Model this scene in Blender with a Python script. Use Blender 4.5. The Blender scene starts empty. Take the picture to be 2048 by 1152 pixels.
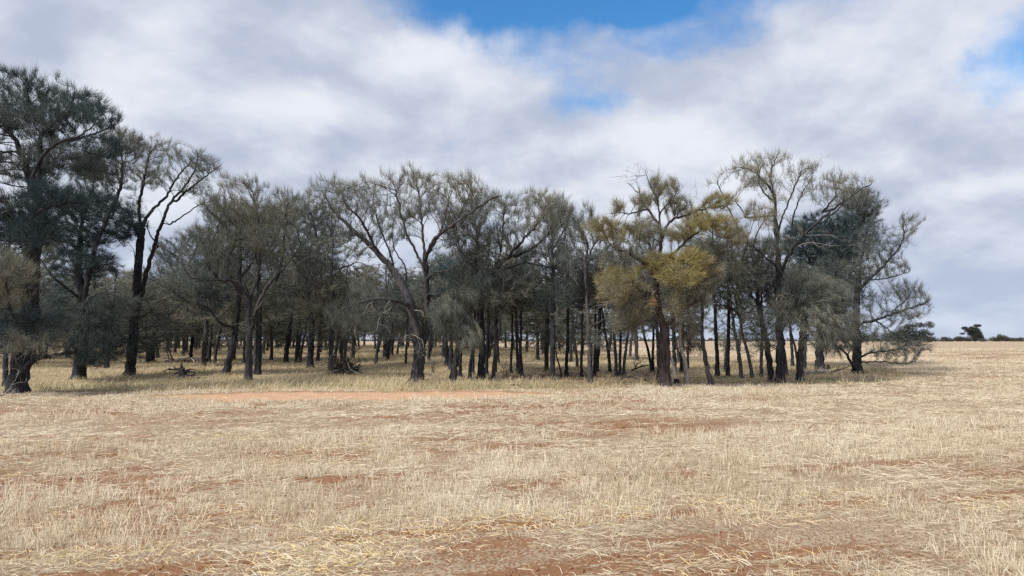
import bpy, math
import numpy as np
from mathutils import Vector

# ------------------------------------------------------------------ camera
SC = bpy.context.scene
COL = SC.collection
F_PX, CX, CY, EYE = 1490.0, 1024.0, 576.0, 1.6
HORIZON = 682.0
PITCH = math.atan((HORIZON - CY) / F_PX)
cam_d = bpy.data.cameras.new("camera")
cam_d.sensor_width = 36.0
cam_d.lens = 36.0 * F_PX / 2048.0
cam_d.clip_start = 0.1
cam_d.clip_end = 8000.0
cam = bpy.data.objects.new("camera", cam_d)
COL.objects.link(cam)
cam.location = (0, 0, EYE)
cam.rotation_euler = (math.radians(90) + PITCH, 0, 0)
SC.camera = cam

# ------------------------------------------------------------------ sky
SUN_EL, SUN_AZ = math.radians(44), math.radians(228)      # azimuth clockwise from +Y (view direction)
world = bpy.data.worlds.new("World")
SC.world = world
world.use_nodes = True
wt = world.node_tree
wt.nodes.clear()


class NT:
    """small helper to write node trees as expressions"""
    def __init__(self, tree):
        self.t = tree

    def n(self, typ, ins=None, **props):
        nd = self.t.nodes.new(typ)
        for k, v in props.items():
            setattr(nd, k, v)
        for k, v in (ins or {}).items():
            s = nd.inputs[k]
            if isinstance(v, bpy.types.NodeSocket):
                self.t.links.new(v, s)
            else:
                s.default_value = v
        return nd

    def m(self, op, a, b=0.0, c=0.0, clamp=False):
        return self.n('ShaderNodeMath', {0: a, 1: b, 2: c}, operation=op, use_clamp=clamp).outputs[0]

    def v(self, op, a, b=(0, 0, 0)):
        nd = self.n('ShaderNodeVectorMath', {0: a, 1: b}, operation=op)
        return nd.outputs['Value'] if op in ('LENGTH', 'DOT_PRODUCT', 'DISTANCE') else nd.outputs[0]

    def ss(self, x, lo, hi, to0=0.0, to1=1.0):
        nd = self.n('ShaderNodeMapRange', {0: x, 1: lo, 2: hi, 3: to0, 4: to1}, interpolation_type='SMOOTHSTEP')
        return nd.outputs[0]

    def mix(self, f, a, b):
        nd = self.n('ShaderNodeMix', data_type='RGBA')
        for i, v in ((0, f), (6, a), (7, b)):
            if isinstance(v, bpy.types.NodeSocket):
                self.t.links.new(v, nd.inputs[i])
            else:
                nd.inputs[i].default_value = v
        return nd.outputs[2]

    def noise(self, vec, scale, detail=4.0, rough=0.5, dist=0.0, dim='3D'):
        nd = self.n('ShaderNodeTexNoise', {'Vector': vec, 'Scale': scale, 'Detail': detail, 'Roughness': rough,
                                           'Distortion': dist}, noise_dimensions=dim)
        return nd.outputs[0]

    def ramp(self, fac, stops):
        nd = self.n('ShaderNodeValToRGB', {0: fac})
        el = nd.color_ramp.elements
        while len(el) < len(stops):
            el.new(0.5)
        for e, (p, c) in zip(el, stops):
            e.position = p
            e.color = (c[0], c[1], c[2], 1)
        return nd.outputs[0]


def rgb(r, g, b):
    return (r, g, b, 1.0)


W = NT(wt)
sky = W.n('ShaderNodeTexSky', sky_type='NISHITA', sun_disc=False)
sky.sun_elevation = SUN_EL
sky.sun_rotation = SUN_AZ
sky.air_density = 1.0
sky.dust_density = 0.4
sky.ozone_density = 2.0
tc = W.n('ShaderNodeTexCoord')
D = W.v('NORMALIZE', tc.outputs['Generated'])
sx = W.n('ShaderNodeSeparateXYZ', {0: D})
zc = W.m('MAXIMUM', sx.outputs[2], 0.0)
inv = W.m('DIVIDE', 1.0, W.m('ADD', zc, 0.34))
plane = W.v('MULTIPLY', D, W.n('ShaderNodeCombineXYZ', {0: inv, 1: inv, 2: 0.0}).outputs[0])
plane = W.v('ADD', plane, (3.1, 7.4, 0.0))


wob = W.n('ShaderNodeTexNoise', {'Vector': D, 'Scale': 7.0, 'Detail': 5.0, 'Roughness': 0.6}).outputs['Color']
DW = W.v('ADD', D, W.v('MULTIPLY', W.v('SUBTRACT', wob, (0.5, 0.5, 0.5)), (0.13, 0.1, 0.09)))
def gap(a, b, s_x, s_z, amp):
    """a thin place in the cloud sheet, at direction (a,1,b)"""
    c = Vector((a, 1.0, b)).normalized()
    q = W.v('MULTIPLY', W.v('SUBTRACT', DW, tuple(c)), (1.0 / s_x, 1.2, 1.0 / s_z))
    r = W.v('LENGTH', q)
    return W.m('MULTIPLY', W.m('EXPONENT', W.m('MULTIPLY', W.m('MULTIPLY', r, r), -1.0)), amp)


cov = W.noise(plane, 1.8, 8.0, 0.56, 0.1)
puff = W.noise(W.v('ADD', plane, (5.2, 1.3, 0.4)), 2.7, 9.0, 0.55, 0.1)
# relief: density now against density a little higher up the sky
puff2 = W.noise(W.v('ADD', plane, (5.2 - 0.02, 1.3 - 0.11, 0.4)), 2.7, 6.0, 0.5, 0.1)
big = W.noise(W.v('ADD', plane, (1.7, 9.3, 2.0)), 1.3, 4.0, 0.5)
g = W.m('ADD', gap(0.09, 0.478, 0.25, 0.046, 0.66), gap(0.06, 0.365, 0.085, 0.032, 0.24))
g = W.m('ADD', g, gap(0.26, 0.405, 0.10, 0.03, 0.32))
g = W.m('ADD', g, gap(0.70, 0.36, 0.06, 0.07, 0.34))
g = W.m('ADD', g, gap(0.14, 0.335, 0.09, 0.025, 0.26))
g = W.m('ADD', g, gap(-0.02, 0.41, 0.05, 0.025, 0.18))
thick = W.m('SUBTRACT', W.m('ADD', cov, W.m('MULTIPLY', W.m('SUBTRACT', puff, 0.5), 0.35)), g)
mask = W.ss(thick, 0.06, 0.36)
relief = W.m('MULTIPLY', W.m('SUBTRACT', puff, puff2), 2.0)
shade = W.m('ADD', W.m('ADD', relief, W.m('MULTIPLY', W.m('SUBTRACT', puff, 0.5), 0.9)), W.m('MULTIPLY', W.m('SUBTRACT', big, 0.5), 1.3))
lit = W.ss(shade, -0.48, 0.56)
cloud = W.mix(lit, rgb(4.25, 4.8, 6.1), rgb(7.4, 7.7, 8.35))
# towards the horizon the sheet thins into pale blue air
low = W.ss(zc, 0.0, 0.20, 1.0, 0.0)
cloud = W.mix(W.m('MULTIPLY', low, 0.55), cloud, rgb(4.4, 5.3, 7.0))
blue = W.n('ShaderNodeHueSaturation', {'Saturation': 1.35, 'Value': 1.6, 'Color': sky.outputs[0]}).outputs[0]
col = W.mix(mask, blue, cloud)
below = W.ss(sx.outputs[2], -0.02, 0.0, 1.0, 0.0)
col = W.mix(below, col, rgb(3.0, 2.6, 2.0))
bg = W.n('ShaderNodeBackground', {'Color': col, 'Strength': 0.1})
wo = W.n('ShaderNodeOutputWorld', {'Surface': bg.outputs[0]})

# ------------------------------------------------------------------ sun (veiled by cloud)
sun_d = bpy.data.lights.new("sun", 'SUN')
sun_d.energy = 4.4
sun_d.angle = math.radians(11)
sun_d.color = (1.0, 0.95, 0.87)
sun = bpy.data.objects.new("sun", sun_d)
COL.objects.link(sun)
to_sun = Vector((math.sin(SUN_AZ) * math.cos(SUN_EL), math.cos(SUN_AZ) * math.cos(SUN_EL), math.sin(SUN_EL)))
sun.rotation_euler = to_sun.to_track_quat('Z', 'Y').to_euler()
sun.location = (0, 0, 60)

SC.view_settings.view_transform = 'Standard'
SC.view_settings.look = 'None'
SC.view_settings.exposure = 0.15
SC.view_settings.gamma = 1.0
SC.view_settings.use_curve_mapping = False
SC.cycles.use_denoising = False
SC.cycles.max_bounces = 6
SC.cycles.diffuse_bounces = 3
SC.cycles.transparent_max_bounces = 4

# ------------------------------------------------------------------ numeric helpers
RNG = np.random.default_rng(7)


def vnoise(x, y, seed=0):
    x = np.asarray(x, float); y = np.asarray(y, float)
    ix = np.floor(x).astype(np.int64); iy = np.floor(y).astype(np.int64)
    fx = x - ix; fy = y - iy
    fx = fx * fx * (3 - 2 * fx); fy = fy * fy * (3 - 2 * fy)

    def h(a, b):
        k = (a * 374761393 + b * 668265263 + seed * 974634777) & 0xFFFFFFFF
        k = ((k ^ (k >> 13)) * 1274126177) & 0xFFFFFFFF
        k = ((k ^ (k >> 16)) * 2246822519) & 0xFFFFFFFF
        return ((k ^ (k >> 15)) & 0xFFFFFF) / float(0xFFFFFF)
    a = h(ix, iy) * (1 - fx) + h(ix + 1, iy) * fx
    b = h(ix, iy + 1) * (1 - fx) + h(ix + 1, iy + 1) * fx
    return a * (1 - fy) + b * fy


def fbm(x, y, seed=0, octv=4):
    s = 0; a = 0.5; t = 0
    for o in range(octv):
        s = s + a * vnoise(np.asarray(x) * 2 ** o, np.asarray(y) * 2 ** o, seed + o * 17)
        t += a; a *= 0.5
    return s / t


def sstep(x, a, b):
    t = np.clip((np.asarray(x, float) - a) / (b - a), 0, 1)
    return t * t * (3 - 2 * t)


ROW = math.radians(16)
RC, RS = math.cos(ROW), math.sin(ROW)


def rowcoord(x, y):
    return x * RC + y * RS, -x * RS + y * RC          # along, across


def base_z(x, y):
    """the slow rise of the land"""
    y = np.asarray(y, float)
    return 1.3 * (1 - np.exp(-(np.maximum(0, y - 28) / 45.0) ** 1.4))


def bare_mask(x, y):
    """where the red earth shows through the straw: wheel ruts, worn patches, the dirt strip by the trees"""
    x = np.asarray(x, float); y = np.asarray(y, float)
    u, v = rowcoord(x, y)
    n = fbm(u * 0.35, v * 1.1, 3, 4)
    m = 0.5 * sstep(n, 0.50, 0.80)
    for vc, w, u0, u1, amp in ((5.85, 0.16, -2.3, -.2, .9), (5.02, 0.13, 0.6, 4.2, .9), (6.32, 0.11, 0.2, 9.0, .95), (4.35, 0.14, -3.5, 0.6, .85),
                               (4.6, 0.16, 1.5, 4.5, .55), (6.55, 0.2, -6.0, -1.0, 0.45), (9.6, 0.25, -8, 0, 0.5),
                               (8.1, 0.2, 2, 9, 0.55), (12.0, 0.3, 1, 12, 0.4)):
        ww = w * (0.6 + 0.9 * fbm(u * 0.9, v * 0.2, 9, 3))
        vv = v - vc - 0.35 * (fbm(u * 0.4, v * 0 + vc, 5, 2) - 0.5)
        m = np.maximum(m, amp * np.exp(-(vv / ww) ** 2) * sstep(u, u0 - .6, u0 + .6) * (1 - sstep(u, u1 - .6, u1 + .6))
                       * (0.1 + 1.5 * fbm(u * 1.6, v * 2.5, 21, 4)))
    m = np.maximum(m, strip_mask(x, y))
    q = sstep(fbm(x * 0.25, y * 0.5, 31, 3), 0.42, 0.62) * np.exp(-((x + 2.6) / 5.0) ** 2 - ((y - 18.2) / 2.2) ** 2)
    m = np.maximum(m, 0.9 * q)
    return np.clip(m, 0, 1)


def strip_mask(x, y):
    """strip of bare orange earth between the stubble and the grass verge"""
    yc = 22.0 + 0.05 * (x + 4) + 0.5 * (fbm(x * 0.25, x * 0 + 3.3, 41, 3) - 0.5)
    w = 1.9 * (0.7 + 0.6 * fbm(x * 0.6, y * 1.2, 45, 3)) * sstep(x, -11.5, -7.5) * (1 - 0.85 * sstep(x, -1.2, 2.2)) + 0.001
    e = np.abs(y - yc) / w
    return (1 - sstep(e, 0.65, 1.15)) * (1 - sstep(x, 1.5, 3.0)) * sstep(x, -11.5, -9.5)


def front_edge(x):
    """line where stubble ends and the grass under the trees begins"""
    x = np.asarray(x, float)
    e = np.interp(x, [-60, -16, -9, 0, 6, 12, 16, 18.5, 20, 30], [21, 22.6, 23.9, 24.3, 26.8, 27.6, 30.5, 35.5, 52, 90])
    return e + 0.9 * (fbm(x * 0.5, x * 0 + 1.7, 51, 3) - 0.5)


def back_edge(x):
    x = np.asarray(x, float)
    return np.interp(x, [-60, -10, 2, 8, 14, 18.5, 20], [98, 92, 74, 56, 46, 42, 40])


def grove_mask(x, y):
    fe = front_edge(x)
    return sstep(y, fe - 0.35, fe + 0.5) * (1 - sstep(y, back_edge(x) - 3, back_edge(x) + 4))


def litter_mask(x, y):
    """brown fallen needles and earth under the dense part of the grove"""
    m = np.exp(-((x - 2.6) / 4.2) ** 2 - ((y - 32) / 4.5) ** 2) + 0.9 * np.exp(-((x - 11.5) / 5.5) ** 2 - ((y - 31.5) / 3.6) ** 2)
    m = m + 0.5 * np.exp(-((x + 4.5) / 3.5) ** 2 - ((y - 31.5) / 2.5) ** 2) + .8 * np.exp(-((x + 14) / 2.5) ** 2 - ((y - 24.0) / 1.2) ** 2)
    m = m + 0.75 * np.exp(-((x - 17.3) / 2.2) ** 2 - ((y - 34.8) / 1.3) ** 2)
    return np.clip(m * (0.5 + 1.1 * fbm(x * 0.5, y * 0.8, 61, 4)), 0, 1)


def ground_z(x, y, fine=True):
    x = np.asarray(x, float); y = np.asarray(y, float)
    z = base_z(x, y) + 0.10 * (fbm(x * 0.12, y * 0.12, 71, 3) - 0.5) * sstep(np.abs(y), 3, 12)
    if fine:
        u, v = rowcoord(x, y)
        near = 1 - sstep(y, 30, 60)
        z = z + near * (0.05 * (fbm(u * 0.9, v * 2.2, 81, 4) - 0.5) + 0.028 * (fbm(x * 5, y * 5, 91, 3) - 0.5))
        z = z + near * 0.010 * np.cos(v * 2 * math.pi / 0.28) * (1 - grove_mask(x, y))
        b = bare_mask(x, y)
        z = z - near * 0.03 * b + near * 0.055 * b * (fbm(x * 9, y * 9, 95, 3) - 0.45)
    return z


def ray(px, py):
    a = (px - CX) / F_PX; b = (CY - py) / F_PX
    c, s = math.cos(PITCH), math.sin(PITCH)
    return np.array([a, c - b * s, s + b * c])


def on_plane(px, py, Y):
    d = ray(px, py)
    t = Y / d[1]
    return np.array([d[0] * t, Y, EYE + d[2] * t])


def on_ground(px, py):
    d = ray(px, py)
    lo, hi = 2.0, 400.0
    for _ in range(50):
        md = 0.5 * (lo + hi)
        if EYE + d[2] * md > float(base_z(d[0] * md, d[1] * md)):
            lo = md
        else:
            hi = md
    p = d * lo
    return np.array([p[0], p[1], float(ground_z(p[0], p[1]))])


# ------------------------------------------------------------------ object helpers
def mesh_np(name, verts, faces, mat, parent=None, smooth=False, attrs=None):
    """verts (n,3); faces a list of (m,k) int arrays"""
    me = bpy.data.meshes.new(name)
    verts = np.ascontiguousarray(verts, dtype=np.float32)
    me.vertices.add(len(verts))
    me.vertices.foreach_set('co', verts.ravel())
    faces = [np.asarray(f, np.int32) for f in faces if len(f)]
    loops = np.concatenate([f.ravel() for f in faces])
    tot = np.concatenate([np.full(len(f), f.shape[1], np.int32) for f in faces])
    start = np.concatenate([[0], np.cumsum(tot)[:-1]]).astype(np.int32)
    me.loops.add(len(loops))
    me.loops.foreach_set('vertex_index', loops)
    me.polygons.add(len(tot))
    me.polygons.foreach_set('loop_start', start)
    try:
        me.polygons.foreach_set('loop_total', tot)
    except Exception:
        pass
    me.polygons.foreach_set('use_smooth', np.full(len(tot), bool(smooth)))
    me.update(calc_edges=True)
    for k, v in (attrs or {}).items():
        at = me.attributes.new(k, 'FLOAT', 'POINT')
        at.data.foreach_set('value', np.ascontiguousarray(v, dtype=np.float32))
    me.materials.append(mat)
    o = bpy.data.objects.new(name, me)
    COL.objects.link(o)
    if parent is not None:
        o.parent = parent
    return o


def tag(o, label=None, cat=None, group=None, kind=None):
    for k, v in (('label', label), ('category', cat), ('group', group), ('kind', kind)):
        if v:
            o[k] = v
    return o


def thing(name, loc, label, cat, group=None):
    o = bpy.data.objects.new(name, None)
    o.empty_display_size = 0.3
    COL.objects.link(o)
    o.location = [float(c) for c in loc]
    return tag(o, label, cat, group)


def copy_tree(o, loc, rz, sc, label, group):
    c = o.copy()
    COL.objects.link(c)
    c.location = [float(q) for q in loc]
    c.rotation_euler = (0, 0, rz)
    c.scale = sc if hasattr(sc, '__len__') else (sc, sc, sc)
    tag(c, label, o['category'], group)
    for ch in o.children:
        k = ch.copy()
        COL.objects.link(k)
        k.parent = c
    return c


# ------------------------------------------------------------------ materials
def new_mat(name):
    m = bpy.data.materials.new(name)
    m.use_nodes = True
    m.node_tree.nodes.clear()
    return m, NT(m.node_tree)


def finish(t, shader):
    t.n('ShaderNodeOutputMaterial', {'Surface': shader})


def mat_ground():
    m, t = new_mat('field_earth')
    pos = t.n('ShaderNodeNewGeometry').outputs['Position']
    bare = t.n('ShaderNodeAttribute', attribute_name='bare').outputs['Fac']
    grove = t.n('ShaderNodeAttribute', attribute_name='grove').outputs['Fac']
    litter = t.n('ShaderNodeAttribute', attribute_name='litter').outputs['Fac']
    strip = t.n('ShaderNodeAttribute', attribute_name='strip').outputs['Fac']
    fine = t.noise(pos, 38, 6, 0.65)
    mid = t.noise(pos, 3.5, 5, 0.6)
    rowed = t.v('MULTIPLY', t.n('ShaderNodeVectorRotate', {'Vector': pos, 'Angle': -ROW}, rotation_type='Z_AXIS').outputs[0], (0.22, 1.6, 1.0))
    band = t.noise(rowed, 1.0, 5, 0.6)
    soil = t.mix(fine, rgb(0.13, 0.062, 0.033), rgb(0.34, 0.185, 0.098))
    soil = t.mix(t.m('MULTIPLY', strip, 0.95), soil, t.mix(mid, rgb(0.47, 0.275, 0.165), rgb(0.58, 0.40, 0.265)))
    thatch = t.n('ShaderNodeAttribute', attribute_name='thatch').outputs['Fac']
    chaff = t.mix(band, rgb(0.25, 0.19, 0.13), rgb(0.58, 0.50, 0.37))
    chaff = t.mix(thatch, chaff, t.mix(band, rgb(0.44, 0.36, 0.255), rgb(0.68, 0.60, 0.455)))
    chaff = t.mix(t.m('MULTIPLY', fine, 0.55), chaff, rgb(0.24, 0.165, 0.10))
    cover = t.ss(t.m('ADD', t.m('SUBTRACT', 0.54, bare), t.m('MULTIPLY', t.m('SUBTRACT', fine, 0.5), 3.0)), 0.25, 0.65)
    c = t.mix(cover, soil, chaff)
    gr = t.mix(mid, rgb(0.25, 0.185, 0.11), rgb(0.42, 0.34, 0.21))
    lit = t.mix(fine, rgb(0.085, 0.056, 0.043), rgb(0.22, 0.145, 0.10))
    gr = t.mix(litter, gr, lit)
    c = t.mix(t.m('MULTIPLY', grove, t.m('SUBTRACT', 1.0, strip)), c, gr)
    bump = t.n('ShaderNodeBump', {'Strength': 0.7, 'Distance': 0.03, 'Height': fine})
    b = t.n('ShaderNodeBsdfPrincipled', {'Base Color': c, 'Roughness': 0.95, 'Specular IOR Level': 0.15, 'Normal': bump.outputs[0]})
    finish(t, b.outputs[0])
    return m


def mat_straw(name, stops, trans=0.2):
    m, t = new_mat(name)
    tint = t.n('ShaderNodeAttribute', attribute_name='tint').outputs['Fac']
    c = t.ramp(tint, stops)
    b = t.n('ShaderNodeBsdfPrincipled', {'Base Color': c, 'Roughness': 0.7, 'Specular IOR Level': 0.25})
    tr = t.n('ShaderNodeBsdfTranslucent', {'Color': c})
    finish(t, t.n('ShaderNodeMixShader', {0: trans, 1: b.outputs[0], 2: tr.outputs[0]}).outputs[0])
    return m


def mat_bark(name, dark, light, scale=1.0, bump=0.8):
    m, t = new_mat(name)
    tcn = t.n('ShaderNodeTexCoord').outputs['Object']
    st = t.v('MULTIPLY', tcn, (14 * scale, 14 * scale, 2.2 * scale))
    fur = t.noise(st, 1.0, 5, 0.65, 0.4)
    pat = t.noise(tcn, 1.7, 4, 0.6)
    c = t.mix(t.ss(fur, 0.34, 0.66), rgb(*dark), rgb(*light))
    c = t.mix(t.m('MULTIPLY', t.ss(pat, 0.45, 0.75), 0.45), c, rgb(*[min(1, 1.5 * q + 0.01) for q in light]))
    bp = t.n('ShaderNodeBump', {'Strength': bump, 'Distance': 0.03, 'Height': fur})
    b = t.n('ShaderNodeBsdfPrincipled', {'Base Color': c, 'Roughness': 0.9, 'Specular IOR Level': 0.2, 'Normal': bp.outputs[0]})
    finish(t, b.outputs[0])
    return m


M_GROUND = mat_ground()
M_STUBBLE = mat_straw('stubble_straw', [(0.0, (0.26, 0.185, 0.125)), (0.3, (0.50, 0.405, 0.28)), (0.62, (0.66, 0.565, 0.41)),
                                        (0.84, (0.77, 0.71, 0.58)), (1.0, (0.78, 0.61, 0.29))])
M_GRASS = mat_straw('dry_grass', [(0.0, (0.17, 0.125, 0.08)), (0.35, (0.40, 0.32, 0.195)), (0.7, (0.60, 0.51, 0.33)),
                                  (0.9, (0.68, 0.60, 0.42)), (1.0, (0.20, 0.24, 0.09))])
M_LEAF = mat_straw('casuarina_branchlets', [(0.0, (0.032, 0.056, 0.068)), (0.2, (0.064, 0.092, 0.094)), (0.42, (0.170, 0.180, 0.155)),
                                            (0.62, (0.275, 0.260, 0.19)), (0.8, (0.30, 0.265, 0.12)), (0.9, (0.37, 0.315, 0.12)),
                                            (1.0, (0.42, 0.21, 0.13))], 0.25)
M_BARK = mat_bark('dark_bark', (0.010, 0.011, 0.015), (0.046, 0.047, 0.054))
M_BARKG = mat_bark('grey_bark', (0.020, 0.020, 0.023), (0.085, 0.082, 0.084))
M_BARKB = mat_bark('brown_bark', (0.024, 0.021, 0.022), (0.105, 0.084, 0.080))
M_DEAD = mat_bark('bleached_wood', (0.20, 0.185, 0.165), (0.46, 0.43, 0.385), 1.0, 0.4)
M_GREYWOOD = mat_bark('weathered_wood', (0.025, 0.021, 0.019), (0.13, 0.108, 0.095), 1.0, 0.7)
M_TWIG = mat_bark('dead_twig', (0.09, 0.085, 0.08), (0.27, 0.25, 0.225), 1.0, 0.4)

# ------------------------------------------------------------------ ground sheet
def axis(lo_fine, hi_fine, s0, k, far):
    p = [0.0]
    while p[-1] < far:
        d = p[-1]
        st = s0 + k * d if d < hi_fine else max(s0 + k * hi_fine, (d - hi_fine) * 0.22)
        p.append(d + st)
    return np.array(p)


ax = axis(0, 40, 0.045, 0.014, 2500)
XS = np.concatenate([-ax[:0:-1], ax])
ay = axis(0, 60, 0.045, 0.010, 4200)
YS = np.concatenate([[-300, -120, -50, -20, -8, -3, -1, 0.2, 1.2, 2.0], 2.6 + ay])
gx, gy = np.meshgrid(XS, YS)
gz = ground_z(gx.ravel(), gy.ravel())
nx, ny = len(XS), len(YS)
vid = np.arange(nx * ny).reshape(ny, nx)
quads = np.stack([vid[:-1, :-1].ravel(), vid[:-1, 1:].ravel(), vid[1:, 1:].ravel(), vid[1:, :-1].ravel()], 1)
fx, fy = gx.ravel(), gy.ravel()
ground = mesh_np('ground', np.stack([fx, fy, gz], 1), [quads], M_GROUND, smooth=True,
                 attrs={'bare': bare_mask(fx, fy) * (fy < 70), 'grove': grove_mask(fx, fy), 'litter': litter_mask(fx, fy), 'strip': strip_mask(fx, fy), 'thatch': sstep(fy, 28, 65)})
tag(ground, kind='structure')

# ------------------------------------------------------------------ wood and foliage builders
def tubes(P, par, R, main, jitter=0.0):
    """skin a node skeleton with tapered tubes; returns verts, faces"""
    n = len(P)
    start = np.array([par[i] >= 0 and main[par[i]] != i for i in range(n)])
    chain = np.zeros(n, int)
    for i in range(n):
        chain[i] = i if (par[i] < 0 or start[i]) else chain[par[i]]
    rmax = np.zeros(n)
    np.maximum.at(rmax, chain, R)
    rm = rmax[chain]
    sides = np.where(rm > 0.07, 10, np.where(rm > 0.03, 6, np.where(rm > 0.013, 4, 3)))
    T = np.zeros((n, 3))
    has = par >= 0
    T[has] += P[has] - P[par[has]]
    mc = main >= 0
    T[mc] += P[main[mc]] - P[mc]
    T /= np.maximum(np.linalg.norm(T, axis=1, keepdims=True), 1e-9)
    ref = np.array([0.41, 0.90, 0.13]); ref /= np.linalg.norm(ref)

    def frames(t):
        u = np.cross(t, ref)
        u /= np.maximum(np.linalg.norm(u, axis=1, keepdims=True), 1e-6)
        return u, np.cross(t, u)
    V, Fc, off = [], [], 0
    for s in (3, 4, 6, 10):
        idx = np.where(sides == s)[0]
        if not len(idx):
            continue
        u, w = frames(T[idx])
        ang = np.arange(s) * 2 * math.pi / s
        ca, sa = np.cos(ang), np.sin(ang)
        rr = R[idx][:, None] * np.ones(s)
        if s == 10:
            rr = rr * (1 + 0.13 * np.sin(ang * 3 + idx[:, None] * 0.35) + 0.07 * np.sin(ang * 5 + idx[:, None] * 0.9))
        ring = P[idx][:, None, :] + rr[..., None] * (u[:, None, :] * ca[None, :, None] + w[:, None, :] * sa[None, :, None])
        loc = -np.ones(n, int); loc[idx] = np.arange(len(idx))
        V.append(ring.reshape(-1, 3))
        base_of = off + np.arange(len(idx)) * s
        off2 = off + len(idx) * s
        # rings where a side branch leaves its parent
        si = idx[start[idx]]
        if len(si):
            d = P[si] - P[par[si]]
            d /= np.maximum(np.linalg.norm(d, axis=1, keepdims=True), 1e-9)
            u2, w2 = frames(d)
            r2 = R[si] * 1.15
            ring2 = P[par[si]][:, None, :] + r2[:, None, None] * (u2[:, None, :] * ca[None, :, None] + w2[:, None, :] * sa[None, :, None])
            V.append(ring2.reshape(-1, 3))
        lo, hi = [], []
        cont = idx[(par[idx] >= 0) & ~start[idx]]
        if len(cont):
            lo.append(off + loc[par[cont]] * s); hi.append(base_of[loc[cont]])
        if len(si):
            lo.append(off2 + np.arange(len(si)) * s); hi.append(base_of[loc[si]])
        if lo:
            lo = np.concatenate(lo); hi = np.concatenate(hi)
            k = np.arange(s); k1 = (k + 1) % s
            q = np.stack([lo[:, None] + k, lo[:, None] + k1, hi[:, None] + k1, hi[:, None] + k], 2)
            Fc.append(q.reshape(-1, 4))
        off = off2 + len(si) * s
    return np.concatenate(V), Fc


def unit(v):
    return v / np.maximum(np.linalg.norm(v, axis=1, keepdims=True), 1e-9)


def resample(pts, step):
    pts = np.asarray(pts, float)
    # Catmull-Rom through the points, then even steps
    P = np.vstack([2 * pts[0] - pts[1], pts, 2 * pts[-1] - pts[-2]])
    out = []
    for i in range(1, len(P) - 2):
        p0, p1, p2, p3 = P[i - 1:i + 3]
        m = max(2, int(np.linalg.norm(p2 - p1) / step * 3))
        t = np.linspace(0, 1, m, endpoint=False)[:, None]
        out.append(0.5 * ((2 * p1) + (p2 - p0) * t + (2 * p0 - 5 * p1 + 4 * p2 - p3) * t ** 2 + (3 * p1 - p0 - 3 * p2 + p3) * t ** 3))
    out = np.vstack(out + [pts[-1:]])
    L = np.concatenate([[0], np.cumsum(np.linalg.norm(np.diff(out, axis=0), axis=1))])
    k = max(2, int(round(L[-1] / step)) + 1)
    s = np.linspace(0, L[-1], k)
    return np.stack([np.interp(s, L, out[:, j]) for j in range(3)], 1), s / max(L[-1], 1e-6)


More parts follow.
